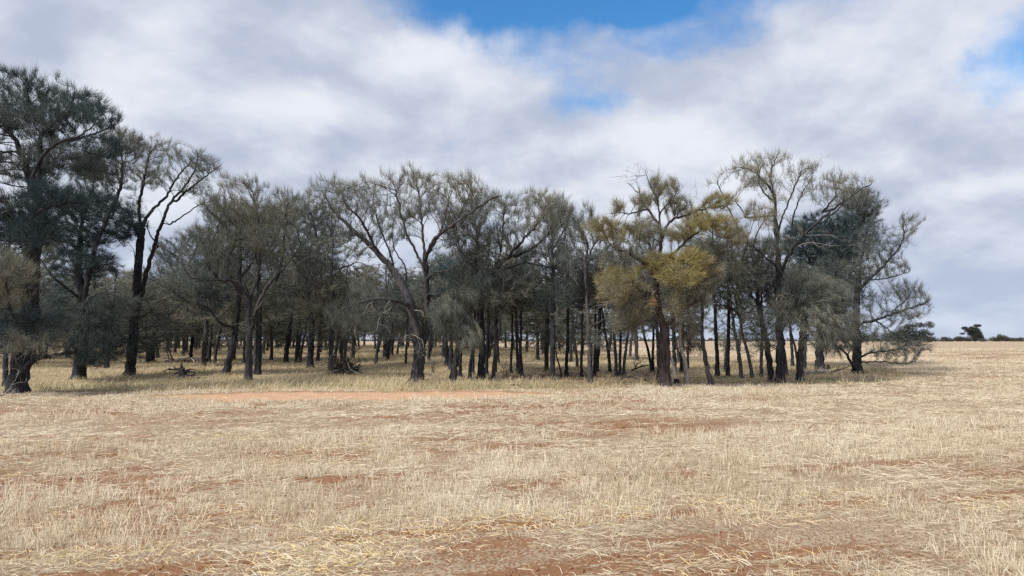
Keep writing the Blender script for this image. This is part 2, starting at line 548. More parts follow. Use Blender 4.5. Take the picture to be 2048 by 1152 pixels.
def grow(stems, att, rng, step=0.135, di=2.6, dk=0.155, up=0.12, maxn=14000, rtip=0.0045, iters=70):
    """stems: list of (points, r0, r1); attractors pull new twigs out of the stems"""
    P = np.zeros((maxn, 3)); par = -np.ones(maxn, int); rmin = np.zeros(maxn); n = 0
    for k, (pts, r0, r1) in enumerate(stems):
        q, s = resample(pts, step)
        q = q + rng.normal(0, 0.016, q.shape) * (s[:, None] > 0.02)
        if k == 0:
            prev = -1; st = 0
        else:
            prev = int(np.argmin(((P[:n] - q[0]) ** 2).sum(1))); st = 1
        for j in range(st, len(q)):
            P[n] = q[j]; par[n] = prev; rmin[n] = r0 + (r1 - r0) * s[j]
            prev = n; n += 1
    A = att.copy()
    if len(A):
        d2 = np.full(len(A), 1e9); near = np.zeros(len(A), int)

        def upd(a, b):
            for c in range(a, b, 400):
                e = min(b, c + 400)
                dd = ((A[:, None, :] - P[None, c:e, :]) ** 2).sum(2)
                j = dd.argmin(1); v = dd[np.arange(len(A)), j]
                bt = v < d2
                d2[bt] = v[bt]; near[bt] = j[bt] + c
        upd(0, n)
        last = {}
        for it in range(iters):
            keep = d2 > dk * dk
            A, d2, near = A[keep], d2[keep], near[keep]
            act = d2 < (di * di if it > 8 else 36.0)
            if not act.any() or n > maxn - 500:
                break
            nodes, invx = np.unique(near[act], return_inverse=True)
            v = A[act] - P[near[act]]
            v /= np.linalg.norm(v, axis=1, keepdims=True)
            S = np.zeros((len(nodes), 3))
            np.add.at(S, invx, v)
            S /= np.maximum(np.linalg.norm(S, axis=1, keepdims=True), 1e-6)
            S += rng.normal(0, 0.10, S.shape); S[:, 2] += up
            hp = par[nodes] >= 0
            S[hp] += 0.75 * unit(P[nodes[hp]] - P[par[nodes[hp]]])
            S /= np.linalg.norm(S, axis=1, keepdims=True)
            n0 = n; stuck = []
            for q in range(len(nodes)):
                nd = int(nodes[q])
                lv = last.get(nd)
                if lv is not None and max(float(np.dot(w, S[q])) for w in lv) > 0.90:
                    stuck.append(nd); continue
                last.setdefault(nd, []).append(S[q])
                P[n] = P[nd] + S[q] * step * rng.uniform(0.8, 1.2); par[n] = nd; n += 1
                if n >= maxn:
                    break
            if stuck:
                ok = ~(np.isin(near, stuck) & (rng.random(len(near)) < 0.6))
                A, d2, near = A[ok], d2[ok], near[ok]
            if n == n0:
                if not stuck:
                    break
                continue
            if len(A):
                upd(n0, n)
    P, par, rmin = P[:n], par[:n], rmin[:n]
    tips = np.zeros(n)
    kids = np.zeros(n, int)
    for i in range(n):
        if par[i] >= 0:
            kids[par[i]] += 1
    e = 2.15
    acc = np.zeros(n)
    for i in range(n - 1, -1, -1):
        if kids[i] == 0:
            acc[i] = rtip ** e
        acc[i] += (rtip * 0.35) ** e
        if par[i] >= 0:
            acc[par[i]] += acc[i]
    R = np.maximum(acc ** (1 / e), rmin)
    main = -np.ones(n, int); best = np.zeros(n)
    for i in range(n):
        p = par[i]
        if p >= 0 and R[i] > best[p]:
            best[p] = R[i]; main[p] = i
    for i in range(n):
        if par[i] >= 0:
            R[i] = min(R[i], R[par[i]])
    return P, par, R, main, kids


def blob_points(blobs, rng, spacing):
    out = []
    for (c, r, dens) in blobs:
        vol = 4 / 3 * math.pi * r[0] * r[1] * r[2]
        k = max(10, int(vol / spacing ** 3 * dens))
        d = rng.normal(size=(k, 3)); d /= np.linalg.norm(d, axis=1, keepdims=True)
        rad = rng.random(k) ** (1 / 2.4)
        # frayed outline
        out.append(c + d * rad[:, None] * r * rng.uniform(0.82, 1.22, (k, 1)))
    return np.vstack(out)


def needles(name, P, par, R, kids, rng, parent, blobs, tints, per=7, length=0.30, width=0.016, up=0.5, spread=0.55,
            rmax=0.011, mat=None):
    """bundles of thread-like branchlets on the thin twigs"""
    sel = np.where((R < rmax) & (par >= 0))[0]
    d = P[sel] - P[par[sel]]
    d /= np.maximum(np.linalg.norm(d, axis=1, keepdims=True), 1e-9)
    per = per * 2.0
    k = np.where(kids[sel] == 0, per * 1.3, per)
    k = rng.poisson(k)
    # uneven crown: some sprays are nearly bare, others thick
    cl = np.sin(P[sel] @ rng.normal(0, 1.7, 3) + 1) + np.sin(P[sel] @ rng.normal(0, 1.9, 3)) + np.sin(P[sel] @ rng.normal(0, 2.6, 3))
    k = np.where(cl < -0.9, (k * 0.35).astype(int), np.where(cl > 0.9, (k * 1.35).astype(int), k))
    idx = np.repeat(np.arange(len(sel)), k)
    m = len(idx)
    if m == 0:
        return None
    org = P[sel][idx] - d[idx] * rng.random((m, 1)) * 0.20 + rng.normal(0, 0.035, (m, 3))
    out = unit(org - P[R > 0.02].mean(0) * np.array([1, 1, 0.7]))
    dr = d[idx] * 0.45 + out * 0.30 + rng.normal(0, spread * 0.42, (m, 3))
    dr[:, 2] += up * 1.35
    dr /= np.linalg.norm(dr, axis=1, keepdims=True)
    L = 1.15 * length * rng.uniform(0.45, 1.4, m)
    side = np.cross(dr, rng.normal(size=(m, 3)))
    side /= np.maximum(np.linalg.norm(side, axis=1, keepdims=True), 1e-6)
    wv = side * (width * rng.uniform(0.35, 0.75, m))[:, None] * 0.5
    tip = org + dr * L[:, None]
    tip[:, 2] -= 0.10 * L * rng.random(m)
    V = np.stack([org - wv, org + wv, tip], 1).reshape(-1, 3)
    Fc = np.arange(3 * m).reshape(m, 3)
    C = np.array([b[0] for b in blobs]); Rr = np.array([b[1] for b in blobs]); tn = np.array(tints)
    q = (((org[:, None, :] - C) / Rr) ** 2).sum(2)
    w = np.exp(-1.6 * q) + 1e-9
    tint = (w * tn).sum(1) / w.sum(1)
    nz = (np.sin(org @ rng.normal(0, 2.1, 3)) + np.sin(org @ rng.normal(0, 2.9, 3) + 2) + np.sin(org @ rng.normal(0, 1.3, 3))) / 3
    tint = tint + 0.10 * nz + rng.normal(0, 0.055, m)
    tint = np.clip(tint, 0.0, np.where(tint > 0.93, 1.0, 0.90))
    return mesh_np(name, V, [Fc], mat or M_LEAF, parent, attrs={'tint': np.repeat(tint, 3)})


def dead_limb(start, direction, length, r0, rng, droop=0.0, fork=0.5, depth=2, wob=0.22):
    """a bare forked branch: returns node arrays"""
    P, par, R = [np.asarray(start, float)], [-1], [r0]

    def run(i0, d, L, r, lev):
        step = max(0.06, L / 9)
        k = max(3, int(L / step)); prev = i0
        for j in range(k):
            d = d + rng.normal(0, wob, 3); d[2] -= droop * 0.12
            d = d / np.linalg.norm(d)
            P.append(P[prev] + d * step); par.append(prev)
            R.append(max(0.004, r * (1 - 0.82 * (j + 1) / k)))
            prev = len(P) - 1
            if lev > 0 and j > 0 and rng.random() < fork:
                e = d + rng.normal(0, 0.75, 3)
                run(prev, e / np.linalg.norm(e), L * rng.uniform(0.3, 0.6), R[prev] * 0.7, lev - 1)
    d0 = np.asarray(direction, float); d0 /= np.linalg.norm(d0)
    run(0, d0, length, r0, depth)
    return np.array(P), np.array(par), np.array(R)


def skin(name, sk, mat, parent):
    P, par, R = sk
    n = len(P)
    main = -np.ones(n, int); best = np.zeros(n)
    for i in range(n):
        p = par[i]
        if p >= 0 and R[i] > best[p]:
            best[p] = R[i]; main[p] = i
    V, Fc = tubes(P, par, R, main)
    return mesh_np(name, V, Fc, mat, parent, smooth=True)


def merge_sk(sks):
    P, par, R, off = [], [], [], 0
    for p, q, r in sks:
        P.append(p); par.append(np.where(q >= 0, q + off, -1)); R.append(r); off += len(p)
    return np.vstack(P), np.concatenate(par), np.concatenate(R)


N_TRI = [0]


def make_tree(name, label, base, w, stems, blobs, cat='tree', group=None, seed=1, bark=None, up=None, nup=0.5, per=7, length=0.30,
              width=0.016, spread=0.55, spacing=0.20, dead=(), depth=1.9, maxn=14000, rtip=0.0045, step=0.135):
    """base, stems and blobs are read off the photograph at this tree's own distance; dy values set the third dimension"""
    rng = np.random.default_rng(seed)
    b = on_ground(*base)
    Y = b[1]
    mpp = Y / F_PX
    root = thing(name, b, label, cat, group)

    def w3(p):
        q = on_plane(p[0], p[1], Y) - b
        q[1] += 1.7 * p[2] if len(p) > 2 else 0.0
        return q
    r0 = 0.5 * w * mpp
    S = []
    for k, st in enumerate(stems):
        pts = [w3(p) for p in st['p']]
        if k == 0:
            pts = [np.array([0, 0, -0.12])] + pts
        th = 1.0 if k == 0 else 0.72
        S.append((pts, st.get('r0', r0 / mpp) * mpp * th, st.get('r1', 1.0) * mpp * th))
    B, tn = [], []
    for bl in blobs:
        px, py, rx, ry, tint = bl[:5]
        dy = (bl[5] if len(bl) > 5 else 0.0) + rng.normal(0, 0.3)
        dn = bl[6] if len(bl) > 6 else 1.0
        c = w3((px, py, dy))
        B.append((c, np.array([rx * mpp, 0.5 * (rx + ry) * mpp * depth, ry * mpp]), dn)); tn.append(tint)
    att = blob_points(B, rng, spacing)
    att = att[att[:, 2] > 0.25]
    P, par, R, main, kids = grow(S, att, rng, up=0.06 + 0.42 * max(0, nup) if up is None else up, maxn=maxn, rtip=rtip, step=step)
    # root flare
    h = P[:, 2]
    big = R > 0.6 * r0
    R = np.where(big, R * (1 + 0.42 * np.exp(-np.maximum(h, 0) / 0.16)), R)
    V, Fc = tubes(P, par, R, main)
    mesh_np('trunk', V, Fc, bark or M_BARK, root, smooth=True)
    o = needles('crown', P, par, R, kids, rng, root, B, tn, per=per, length=length, width=width, up=nup, spread=spread)
    for dd in dead:
        s0 = w3(dd[0]); s1 = w3(dd[1])
        L = np.linalg.norm(s1 - s0)
        i = int(np.argmin(((P - s0) ** 2).sum(1)))
        st = P[i]
        sks = [dead_limb(st, s1 - st, L, dd[2] if len(dd) > 2 else 0.022, rng, droop=dd[3] if len(dd) > 3 else 0.3, fork=0.45)]
        skin('dead_branch', merge_sk(sks), M_TWIG, root)
    print('TREE', seed, len(att), len(P), len(V), len(o.data.polygons) if o else 0)
    return root



# ------------------------------------------------------------------ the front trees of the grove
def st(p, r0=None, r1=1.0):
    d = {'p': p, 'r1': r1}
    if r0 is not None:
        d['r0'] = r0
    return d


FRONT = 'trees along the front of the grove'

# huge dark tree whose trunk stands at the corner of the paddock
make_tree('casuarina_tree', 'tallest tree, massive dark trunk and dense blue-green crown at the grove end', (34, 786), 37, seed=11, group=FRONT,
    stems=[st([(34, 760), (40, 700, .1), (52, 620, .1), (62, 540), (72, 470), (80, 410)], 18.5, 13),
           st([(78, 425), (62, 370), (40, 300), (5, 245), (-40, 190)], 11, 2),
           st([(80, 415), (100, 340, -.3), (112, 280, -.4), (138, 225), (148, 185)], 9, 1.5),
           st([(62, 370), (66, 300, .5), (60, 250, .6), (55, 195)], 8, 1.5),
           st([(80, 410), (108, 372, -.6), (160, 322, -.9), (215, 292, -.8), (235, 262, -.6)], 8, 1.5),
           st([(112, 290), (150, 250, .6), (190, 222, .8)], 5, 1.5),
           st([(66, 500), (20, 465, .6), (-40, 430, .8)], 7, 2),
           st([(72, 470), (120, 452, -.8), (170, 430, -1.0), (225, 415, -.6)], 6, 1.5),
           st([(44, 660), (75, 610, -.8), (95, 560, -1.1)], 5, 1.5),
           st([(40, 690), (0, 620, -.5), (-40, 560, -.6)], 6, 1.5),
           st([(52, 755, -.2), (72, 736, -.3), (105, 714, -.4), (150, 708, -.4), (180, 700, -.4)], 9, 4),
           st([(46, 670), (90, 655, -.6), (140, 640, -.8)], 4, 1.2)],
    blobs=[(55, 180, 60, 34, .20), (125, 205, 56, 32, .24), (-30, 195, 60, 42, .2), (190, 235, 44, 30, .16), (0, 240, 60, 38, .2),
           (95, 255, 60, 34, .22), (200, 290, 45, 26, .18), (130, 320, 60, 34, .30), (30, 330, 62, 40, .34), (-40, 330, 60, 60, .25),
           (-30, 450, 60, 50, .14), (150, 420, 60, 34, .10, -.6), (30, 420, 45, 34, .20), (215, 410, 42, 26, .09, -.5),
           (110, 480, 55, 30, .08, -.4), (-20, 540, 60, 40, .28, -.5),
           (40, 545, 60, 42, .52, -1.0), (95, 560, 45, 35, .48, -1.2), (10, 610, 55, 32, .55, -.9), (85, 600, 36, 24, .60, -1.1),
           (80, 650, 50, 26, .16, -.6), (140, 690, 40, 26, .46, -.5), (120, 645, 45, 24, .20, -.6), (10, 680, 40, 40, .12)],
    dead=[((44, 700, -.4), (5, 660, -1.0), .03, .1), ((50, 640, -.4), (90, 640, -1.2), .018, .5), ((60, 470, -.3), (110, 460, -1.0), .02, .1),
          ((48, 620, -.3), (70, 590, -1.0), .016, .2)],
    per=8.2, nup=0.35, length=0.27, width=0.019)

make_tree('casuarina_tree', 'twin-stemmed dark tree between tallest tree and two bare-limbed stems', (156, 759), 25, seed=12, group=FRONT,
    stems=[st([(160, 720), (168, 660), (166, 600), (158, 540), (160, 480)], 12.5, 5),
           st([(167, 625), (185, 560, -.2), (203, 500, -.3), (222, 440, -.2), (240, 380), (245, 320)], 8, 2),
           st([(160, 500), (150, 440, .3), (165, 380, .4)], 5, 1.5),
           st([(222, 440), (250, 415, -.4), (272, 430, -.5)], 4, 1.2),
           st([(168, 640), (200, 610, -.6), (240, 590, -.8), (285, 600, -.9)], 3.5, 1),
           st([(166, 600), (130, 560, -.4), (105, 520, -.5)], 4, 1.2)],
    blobs=[(120, 480, 50, 40, .08), (190, 455, 60, 34, .07), (160, 410, 60, 34, .10), (240, 440, 34, 26, .12), (130, 530, 45, 28, .12),
           (235, 350, 36, 40, .30), (250, 295, 36, 34, .44), (200, 350, 36, 30, .38), (190, 530, 40, 30, .12), (165, 330, 30, 30, .34),
           (210, 690, 40, 40, .22, -.4), (200, 640, 38, 30, .26, -.4), (150, 660, 34, 34, .18), (130, 610, 36, 30, .24), (275, 610, 30, 24, .24, -.7)],
    dead=[((170, 630, -.3), (205, 590, -.9), .016, .1), ((160, 640, -.3), (143, 635, -.8), .014, .1), ((168, 600), (250, 585, -1.0), .016, .1)],
    per=9, nup=0.15, length=0.27, width=0.019)

make_tree('casuarina_tree', 'open tree of two long bare curving limbs carrying sparse crown tufts', (258, 752), 18, seed=13, group=FRONT,
    stems=[st([(262, 715), (268, 660), (274, 600), (276, 540), (281, 480), (284, 455)], 9.5, 7),
           st([(272, 625), (292, 580, -.2), (318, 500, -.3), (334, 450, -.3), (350, 405, -.2), (368, 375), (390, 340), (395, 310)], 7, 1.8),
           st([(284, 460), (296, 430), (325, 390, .2), (345, 350, .3), (372, 318, .3)], 5, 1.4),
           st([(283, 465), (278, 410), (290, 350), (300, 300)], 4.5, 1.3),
           st([(350, 405), (385, 385, -.3), (420, 362, -.4), (450, 340, -.4)], 3.6, 1),
           st([(336, 450), (370, 440, -.3), (410, 420, -.5), (430, 400)], 2.6, .8),
           st([(320, 500), (305, 465, -.2), (296, 440)], 2.4, 1),
           st([(266, 690), (235, 650, -.5), (215, 620, -.7)], 4, 1.2), st([(268, 680), (300, 640, -.5), (330, 620, -.6)], 4, 1.2)],
    blobs=[(388, 318, 32, 26, .36), (425, 345, 36, 24, .40, 0, .7), (380, 375, 36, 26, .40, 0, .6), (330, 305, 36, 26, .50), (290, 290, 32, 30, .46),
           (305, 350, 34, 30, .44, 0, .8), (270, 340, 30, 34, .36), (420, 400, 26, 18, .40, 0, .35), (265, 420, 24, 24, .32),
           (240, 660, 48, 42, .30, -.5), (280, 690, 36, 30, .26, -.4), (225, 715, 30, 20, .26, -.4), (300, 640, 36, 34, .34, -.3), (270, 620, 38, 26, .30, -.4),
           (330, 660, 28, 30, .34)],
    dead=[((276, 530), (262, 470, -.4), .03, .0), ((330, 455), (300, 420, -.3), .02, .0)],
    per=4, nup=0.45, length=0.26)

make_tree('casuarina_tree', 'low spreading tree with bare arching limbs behind the gnarled stump', (303, 724), 12, seed=14, group=FRONT,
    stems=[st([(304, 690), (315, 650), (330, 610)], 6, 4), st([(318, 645), (345, 590), (372, 540), (400, 480)], 3.6, 1),
           st([(325, 625), (360, 590, -.4), (395, 572, -.6), (420, 570, -.7)], 3, 1), st([(330, 610), (340, 560, .4), (345, 510, .5)], 3, 1),
           st([(306, 690), (340, 682, -.7), (375, 668, -1), (400, 655, -1.1)], 2.6, 1)],
    blobs=[(390, 485, 34, 30, .42), (350, 510, 34, 30, .38), (375, 545, 34, 24, .36), (330, 570, 34, 34, .36), (400, 600, 34, 26, .36),
           (350, 640, 42, 32, .34), (330, 690, 34, 18, .34, -.6, .7), (385, 650, 30, 26, .34), (310, 610, 30, 30, .3)],
    per=4.6, nup=0.45)

make_tree('casuarina_tree', 'fan-crowned tree with straight furrowed trunk and bleached snapped stub', (497, 761), 15, seed=15, group=FRONT, bark=M_BARKG,
    stems=[st([(498, 720), (499, 670), (497, 620), (500, 590)], 7.5, 5),
           st([(505, 660), (517, 625, -.2), (535, 590, -.3), (552, 565, -.4), (570, 535), (598, 495)], 5.5, 1.5),
           st([(500, 595), (512, 540, .2), (520, 480), (515, 430), (505, 385)], 4, 1.2),
           st([(500, 600), (480, 565, -.3), (440, 565, -.6), (405, 555, -.8), (380, 510, -.6)], 4, 1.2),
           st([(440, 565), (425, 520, -.4), (430, 470), (445, 430)], 3, 1),
           st([(552, 565), (555, 510, .4), (570, 460), (575, 410)], 3, 1),
           st([(497, 620), (470, 590, .5), (455, 540), (470, 480), (480, 430)], 3.5, 1),
           st([(535, 590), (580, 580, -.6), (610, 570, -.8)], 2.4, .8)],
    blobs=[(500, 385, 46, 24, .46, 0, .8), (460, 430, 46, 30, .40), (530, 430, 50, 32, .50), (580, 420, 36, 30, .48), (420, 480, 44, 32, .38),
           (485, 480, 50, 34, .46), (560, 490, 46, 32, .40), (395, 530, 36, 26, .36), (440, 530, 40, 30, .30), (520, 530, 40, 30, .36), (600, 500, 30, 26, .36),
           (385, 575, 30, 20, .32), (560, 395, 26, 18, .48, 0, .5)],
    dead=[((498, 625, -.3), (512, 590, -.8), .03, .0), ((497, 640, -.3), (455, 632, -.9), .02, .0), ((520, 500), (545, 460, -.5), .015, .0)],
    per=4.4, nup=0.6)

make_tree('casuarina_tree', 'dark trunk leaning towards the fan-crowned tree with low side limb', (451, 752), 15, seed=16, group=FRONT,
    stems=[st([(458, 720), (466, 690), (474, 640), (478, 580), (480, 520), (478, 460)], 7.5, 2.5),
           st([(472, 655), (452, 648, -.3), (435, 625, -.4), (415, 605, -.5), (395, 590)], 4.5, 1.2),
           st([(479, 560), (500, 510, .4), (510, 460)], 3, 1)],
    blobs=[(470, 440, 50, 36, .34), (420, 590, 36, 28, .26), (500, 480, 40, 36, .36), (440, 500, 40, 36, .34), (400, 610, 30, 26, .3)],
    dead=[((470, 660), (440, 665, -.7), .014, .2)], per=4.6)

make_tree('casuarina_tree', 'straight dark trunk just behind the bleached stub of its neighbour', (516, 750), 13, seed=17, group=FRONT,
    stems=[st([(517, 700), (519, 640), (518, 560), (521, 500), (518, 440)], 6.5, 2), st([(519, 520), (545, 470, .4), (560, 430)], 3, 1),
           st([(519, 560), (500, 510, .5), (485, 470)], 3, 1)],
    blobs=[(520, 440, 46, 36, .40), (555, 450, 36, 34, .40), (490, 460, 36, 34, .36), (530, 510, 40, 30, .34), (560, 610, 36, 30, .34)],
    dead=[((519, 650), (545, 645, -.6), .012, .1)], per=4.6)

make_tree('casuarina_tree', 'forked dark tree with kinked trunk next to the heap of roots', (620, 737), 13, seed=18, group=FRONT,
    stems=[st([(621, 700), (624, 650), (617, 610), (614, 575)], 6.5, 4.5), st([(615, 580), (622, 556), (640, 540), (655, 500), (665, 450)], 4, 1.2),
           st([(615, 580), (606, 540), (600, 490), (590, 440), (585, 410)], 4, 1.2), st([(624, 645), (640, 630, -.3), (652, 610, -.4), (660, 570)], 3, 1),
           st([(616, 600), (590, 585, -.4), (565, 575, -.6)], 2.4, .8), st([(622, 556), (630, 500, .4), (625, 440)], 3, 1)],
    blobs=[(600, 430, 40, 30, .44), (650, 430, 38, 30, .42), (625, 460, 46, 34, .36), (665, 480, 34, 30, .34), (590, 490, 38, 34, .36), (640, 520, 40, 26, .26),
           (570, 570, 32, 26, .36), (665, 590, 34, 40, .42), (690, 640, 30, 26, .42), (610, 520, 40, 26, .3)],
    dead=[((617, 630, -.2), (580, 636, -.9), .014, .1), ((622, 680, -.2), (598, 690, -.6), .014, .2), ((640, 530), (700, 500, -.8), .018, .1)], per=4.6)

make_tree('casuarina_tree', 'broad fan-shaped tree with thick flared trunk dividing into two stems', (833, 766), 27, seed=19, group=FRONT, bark=M_BARKG,
    stems=[st([(836, 735), (838, 700), (832, 665), (820, 610), (808, 580), (790, 545), (757, 508), (705, 458), (670, 425), (652, 395)], 13, 1.6),
           st([(838, 700, .1), (851, 660, .3), (851, 600, .3), (851, 545, .2), (850, 510)], 9, 6.5),
           st([(850, 515), (846, 470), (842, 430), (838, 385)], 5, 1.3),
           st([(851, 520), (868, 490, -.4), (905, 460, -.6), (950, 430, -.6), (985, 405, -.5), (1002, 392)], 5.2, 1.3),
           st([(851, 515), (872, 465, .6), (885, 420, .8), (895, 375, .8)], 4.6, 1.2),
           st([(905, 460), (925, 420, -.2), (945, 385)], 3, 1),
           st([(848, 540), (828, 500, .4), (808, 465, .6), (795, 420, .6), (790, 375)], 4.2, 1.2),
           st([(790, 545), (772, 500, .5), (750, 450, .7), (735, 400, .8)], 4.2, 1.2),
           st([(757, 508), (735, 455, -.5), (700, 410, -.7), (690, 370)], 3.6, 1),
           st([(808, 582), (800, 530, .9), (770, 480, 1.2), (770, 420, 1.2)], 3.6, 1.2),
           st([(822, 615), (800, 604, -.6), (765, 603, -.9), (735, 612, -1.1), (700, 628, -1.2)], 5.5, 1.4),
           st([(851, 560), (875, 548, -.5), (905, 545, -.7), (930, 520, -.8)], 3.4, 1),
           st([(852, 590), (880, 590, .6), (915, 600, .9)], 3, 1)],
    blobs=[(668, 385, 40, 24, .48), (720, 378, 42, 26, .50), (770, 372, 40, 26, .48), (822, 370, 42, 24, .50), (875, 372, 42, 26, .50), (928, 380, 38, 26, .50),
           (978, 400, 30, 22, .48), (690, 420, 40, 28, .36), (750, 420, 46, 30, .42), (815, 420, 46, 28, .40, 0, .8), (880, 425, 46, 28, .42, 0, .8), (940, 425, 42, 26, .38),
           (720, 470, 40, 22, .26, 0, .7), (790, 470, 36, 24, .30, 0, .5), (900, 480, 36, 18, .28, 0, .5), (895, 540, 34, 22, .14, -.4), (640, 400, 24, 22, .44),
           (720, 640, 40, 34, .34, -.8), (770, 650, 40, 36, .26, -.6), (740, 590, 34, 20, .38, -.7), (900, 600, 28, 24, .2, .5), (805, 680, 30, 18, .28, -.5)],
    dead=[((812, 604, -.6), (690, 655, -1.4), .03, .25), ((836, 660, -.3), (858, 690, -1.0), .028, .25), ((846, 620), (870, 600, -.7), .024, -.2),
          ((845, 690, -.3), (836, 640, -1), .02, .0), ((800, 604, -.8), (792, 660, -1.2), .014, .5), ((765, 603, -.9), (735, 650, -1.4), .014, .4),
          ((757, 510, -.3), (650, 540, -1.4), .024, .1), ((838, 690), (790, 715, -.8), .018, .1)],
    per=4.2, nup=0.75, spread=.45, length=0.27)

make_tree('casuarina_tree', 'stout trunk leaning hard over a curtain of drooping grey branchlets', (905, 763), 15, seed=20, group=FRONT, bark=M_BARKG,
    stems=[st([(910, 730), (918, 690), (932, 645), (945, 612), (950, 570)], 7.5, 3), st([(944, 615), (925, 590, -.4), (905, 580, -.6)], 3, 1),
           st([(932, 645), (905, 625, -.6), (885, 640, -.8)], 2.4, .8), st([(946, 600), (975, 570, .6)], 3, 1)],
    blobs=[(900, 620, 34, 34, .40, -.4), (925, 650, 30, 34, .40, -.6), (890, 660, 28, 24, .34, -.4), (930, 590, 34, 24, .36, -.3), (960, 560, 30, 24, .3), (945, 675, 24, 24, .42, -.5)],
    dead=[((940, 625, -.3), (955, 660, -1), .02, .2), ((925, 660, -.3), (945, 700, -.9), .014, .5), ((938, 630), (965, 655, -.8), .014, .3)],
    per=8, nup=-0.75, length=.34)

make_tree('casuarina_tree', 'dark tree throwing long curved limbs over a cluster of slender trunks', (962, 757), 13, seed=21, group=FRONT,
    stems=[st([(963, 720), (964, 670), (961, 620), (957, 575)], 7, 6), st([(958, 580), (985, 550, -.3), (1020, 515, -.5), (1050, 480, -.5), (1075, 445), (1095, 410)], 5.5, 1.3),
           st([(975, 560, -.2), (1010, 545, -.6), (1050, 532, -.8), (1085, 540, -.9), (1105, 535)], 3.8, 1),
           st([(957, 578), (952, 530), (955, 480), (945, 430), (940, 400)], 4.5, 1.2), st([(955, 540), (925, 510, .4), (910, 470, .5), (900, 430)], 3.6, 1),
           st([(985, 550), (1000, 500, .4), (1005, 450, .5), (1010, 405)], 3.6, 1), st([(1020, 515), (1060, 505, -.7), (1090, 480, -.8), (1115, 450)], 3, 1),
           st([(957, 560), (975, 500, .6), (980, 450, .7)], 3.4, 1)],
    blobs=[(1060, 405, 26, 24, .52), (1095, 400, 30, 24, .52), (1110, 440, 34, 30, .44), (1075, 450, 36, 28, .46), (1010, 420, 34, 28, .44), (960, 420, 34, 30, .44),
           (910, 460, 34, 34, .40), (960, 480, 40, 34, .42), (1010, 470, 36, 28, .42), (1105, 490, 34, 26, .32), (1060, 510, 34, 18, .30), (930, 520, 34, 30, .36), (1110, 540, 24, 20, .34),
           (1120, 420, 22, 22, .46)],
    dead=[((960, 610, -.3), (945, 650, -1), .016, .4), ((960, 600), (985, 560, -.8), .014, .0)], per=4.8, nup=0.7, spread=.45)

make_tree('casuarina_tree', 'straight pole-like trunk with small high crown beside a thin leaning pole', (1105, 761), 11, seed=22, group=FRONT,
    stems=[st([(1105, 700), (1106, 640), (1106, 560), (1104, 490), (1106, 440)], 5.5, 2), st([(1106, 640), (1085, 610, -.3), (1070, 580)], 2, .8), st([(1105, 500), (1125, 465), (1140, 435)], 2.4, .8)],
    blobs=[(1110, 450, 36, 34, .42), (1140, 450, 26, 26, .36), (1095, 500, 34, 30, .32), (1125, 510, 30, 30, .32), (1080, 600, 24, 34, .26), (1125, 600, 24, 34, .24)],
    dead=[((1106, 645, -.2), (1122, 630, -.7), .014, .0), ((1106, 650), (1090, 640, -.6), .012, .0)], per=4.6)

make_tree('casuarina_tree', 'slender grey tree with stubby forked side limbs in front of a brown clearing', (1181, 769), 11, seed=23, group=FRONT, bark=M_BARKG,
    stems=[st([(1180, 720), (1177, 660), (1175, 600), (1172, 540), (1176, 490)], 5.5, 2.2), st([(1176, 632), (1190, 624, -.2), (1198, 610, -.2)], 2.4, .9),
           st([(1178, 655), (1200, 642, -.4), (1222, 637, -.6)], 2, .8), st([(1174, 580), (1155, 570, -.3), (1145, 555)], 2.2, .8), st([(1173, 540), (1185, 500, .3), (1200, 470)], 2.4, .8)],
    blobs=[(1170, 470, 34, 34, .40), (1145, 520, 28, 30, .34), (1195, 500, 30, 34, .34), (1165, 440, 22, 20, .34), (1190, 690, 22, 20, .34), (1150, 470, 26, 26, .36)],
    dead=[((1176, 625, -.2), (1140, 617, -.8), .014, -.1), ((1177, 660, -.2), (1143, 655, -.8), .013, .0), ((1178, 690, -.2), (1195, 660, -.7), .012, .0)], per=4.6)

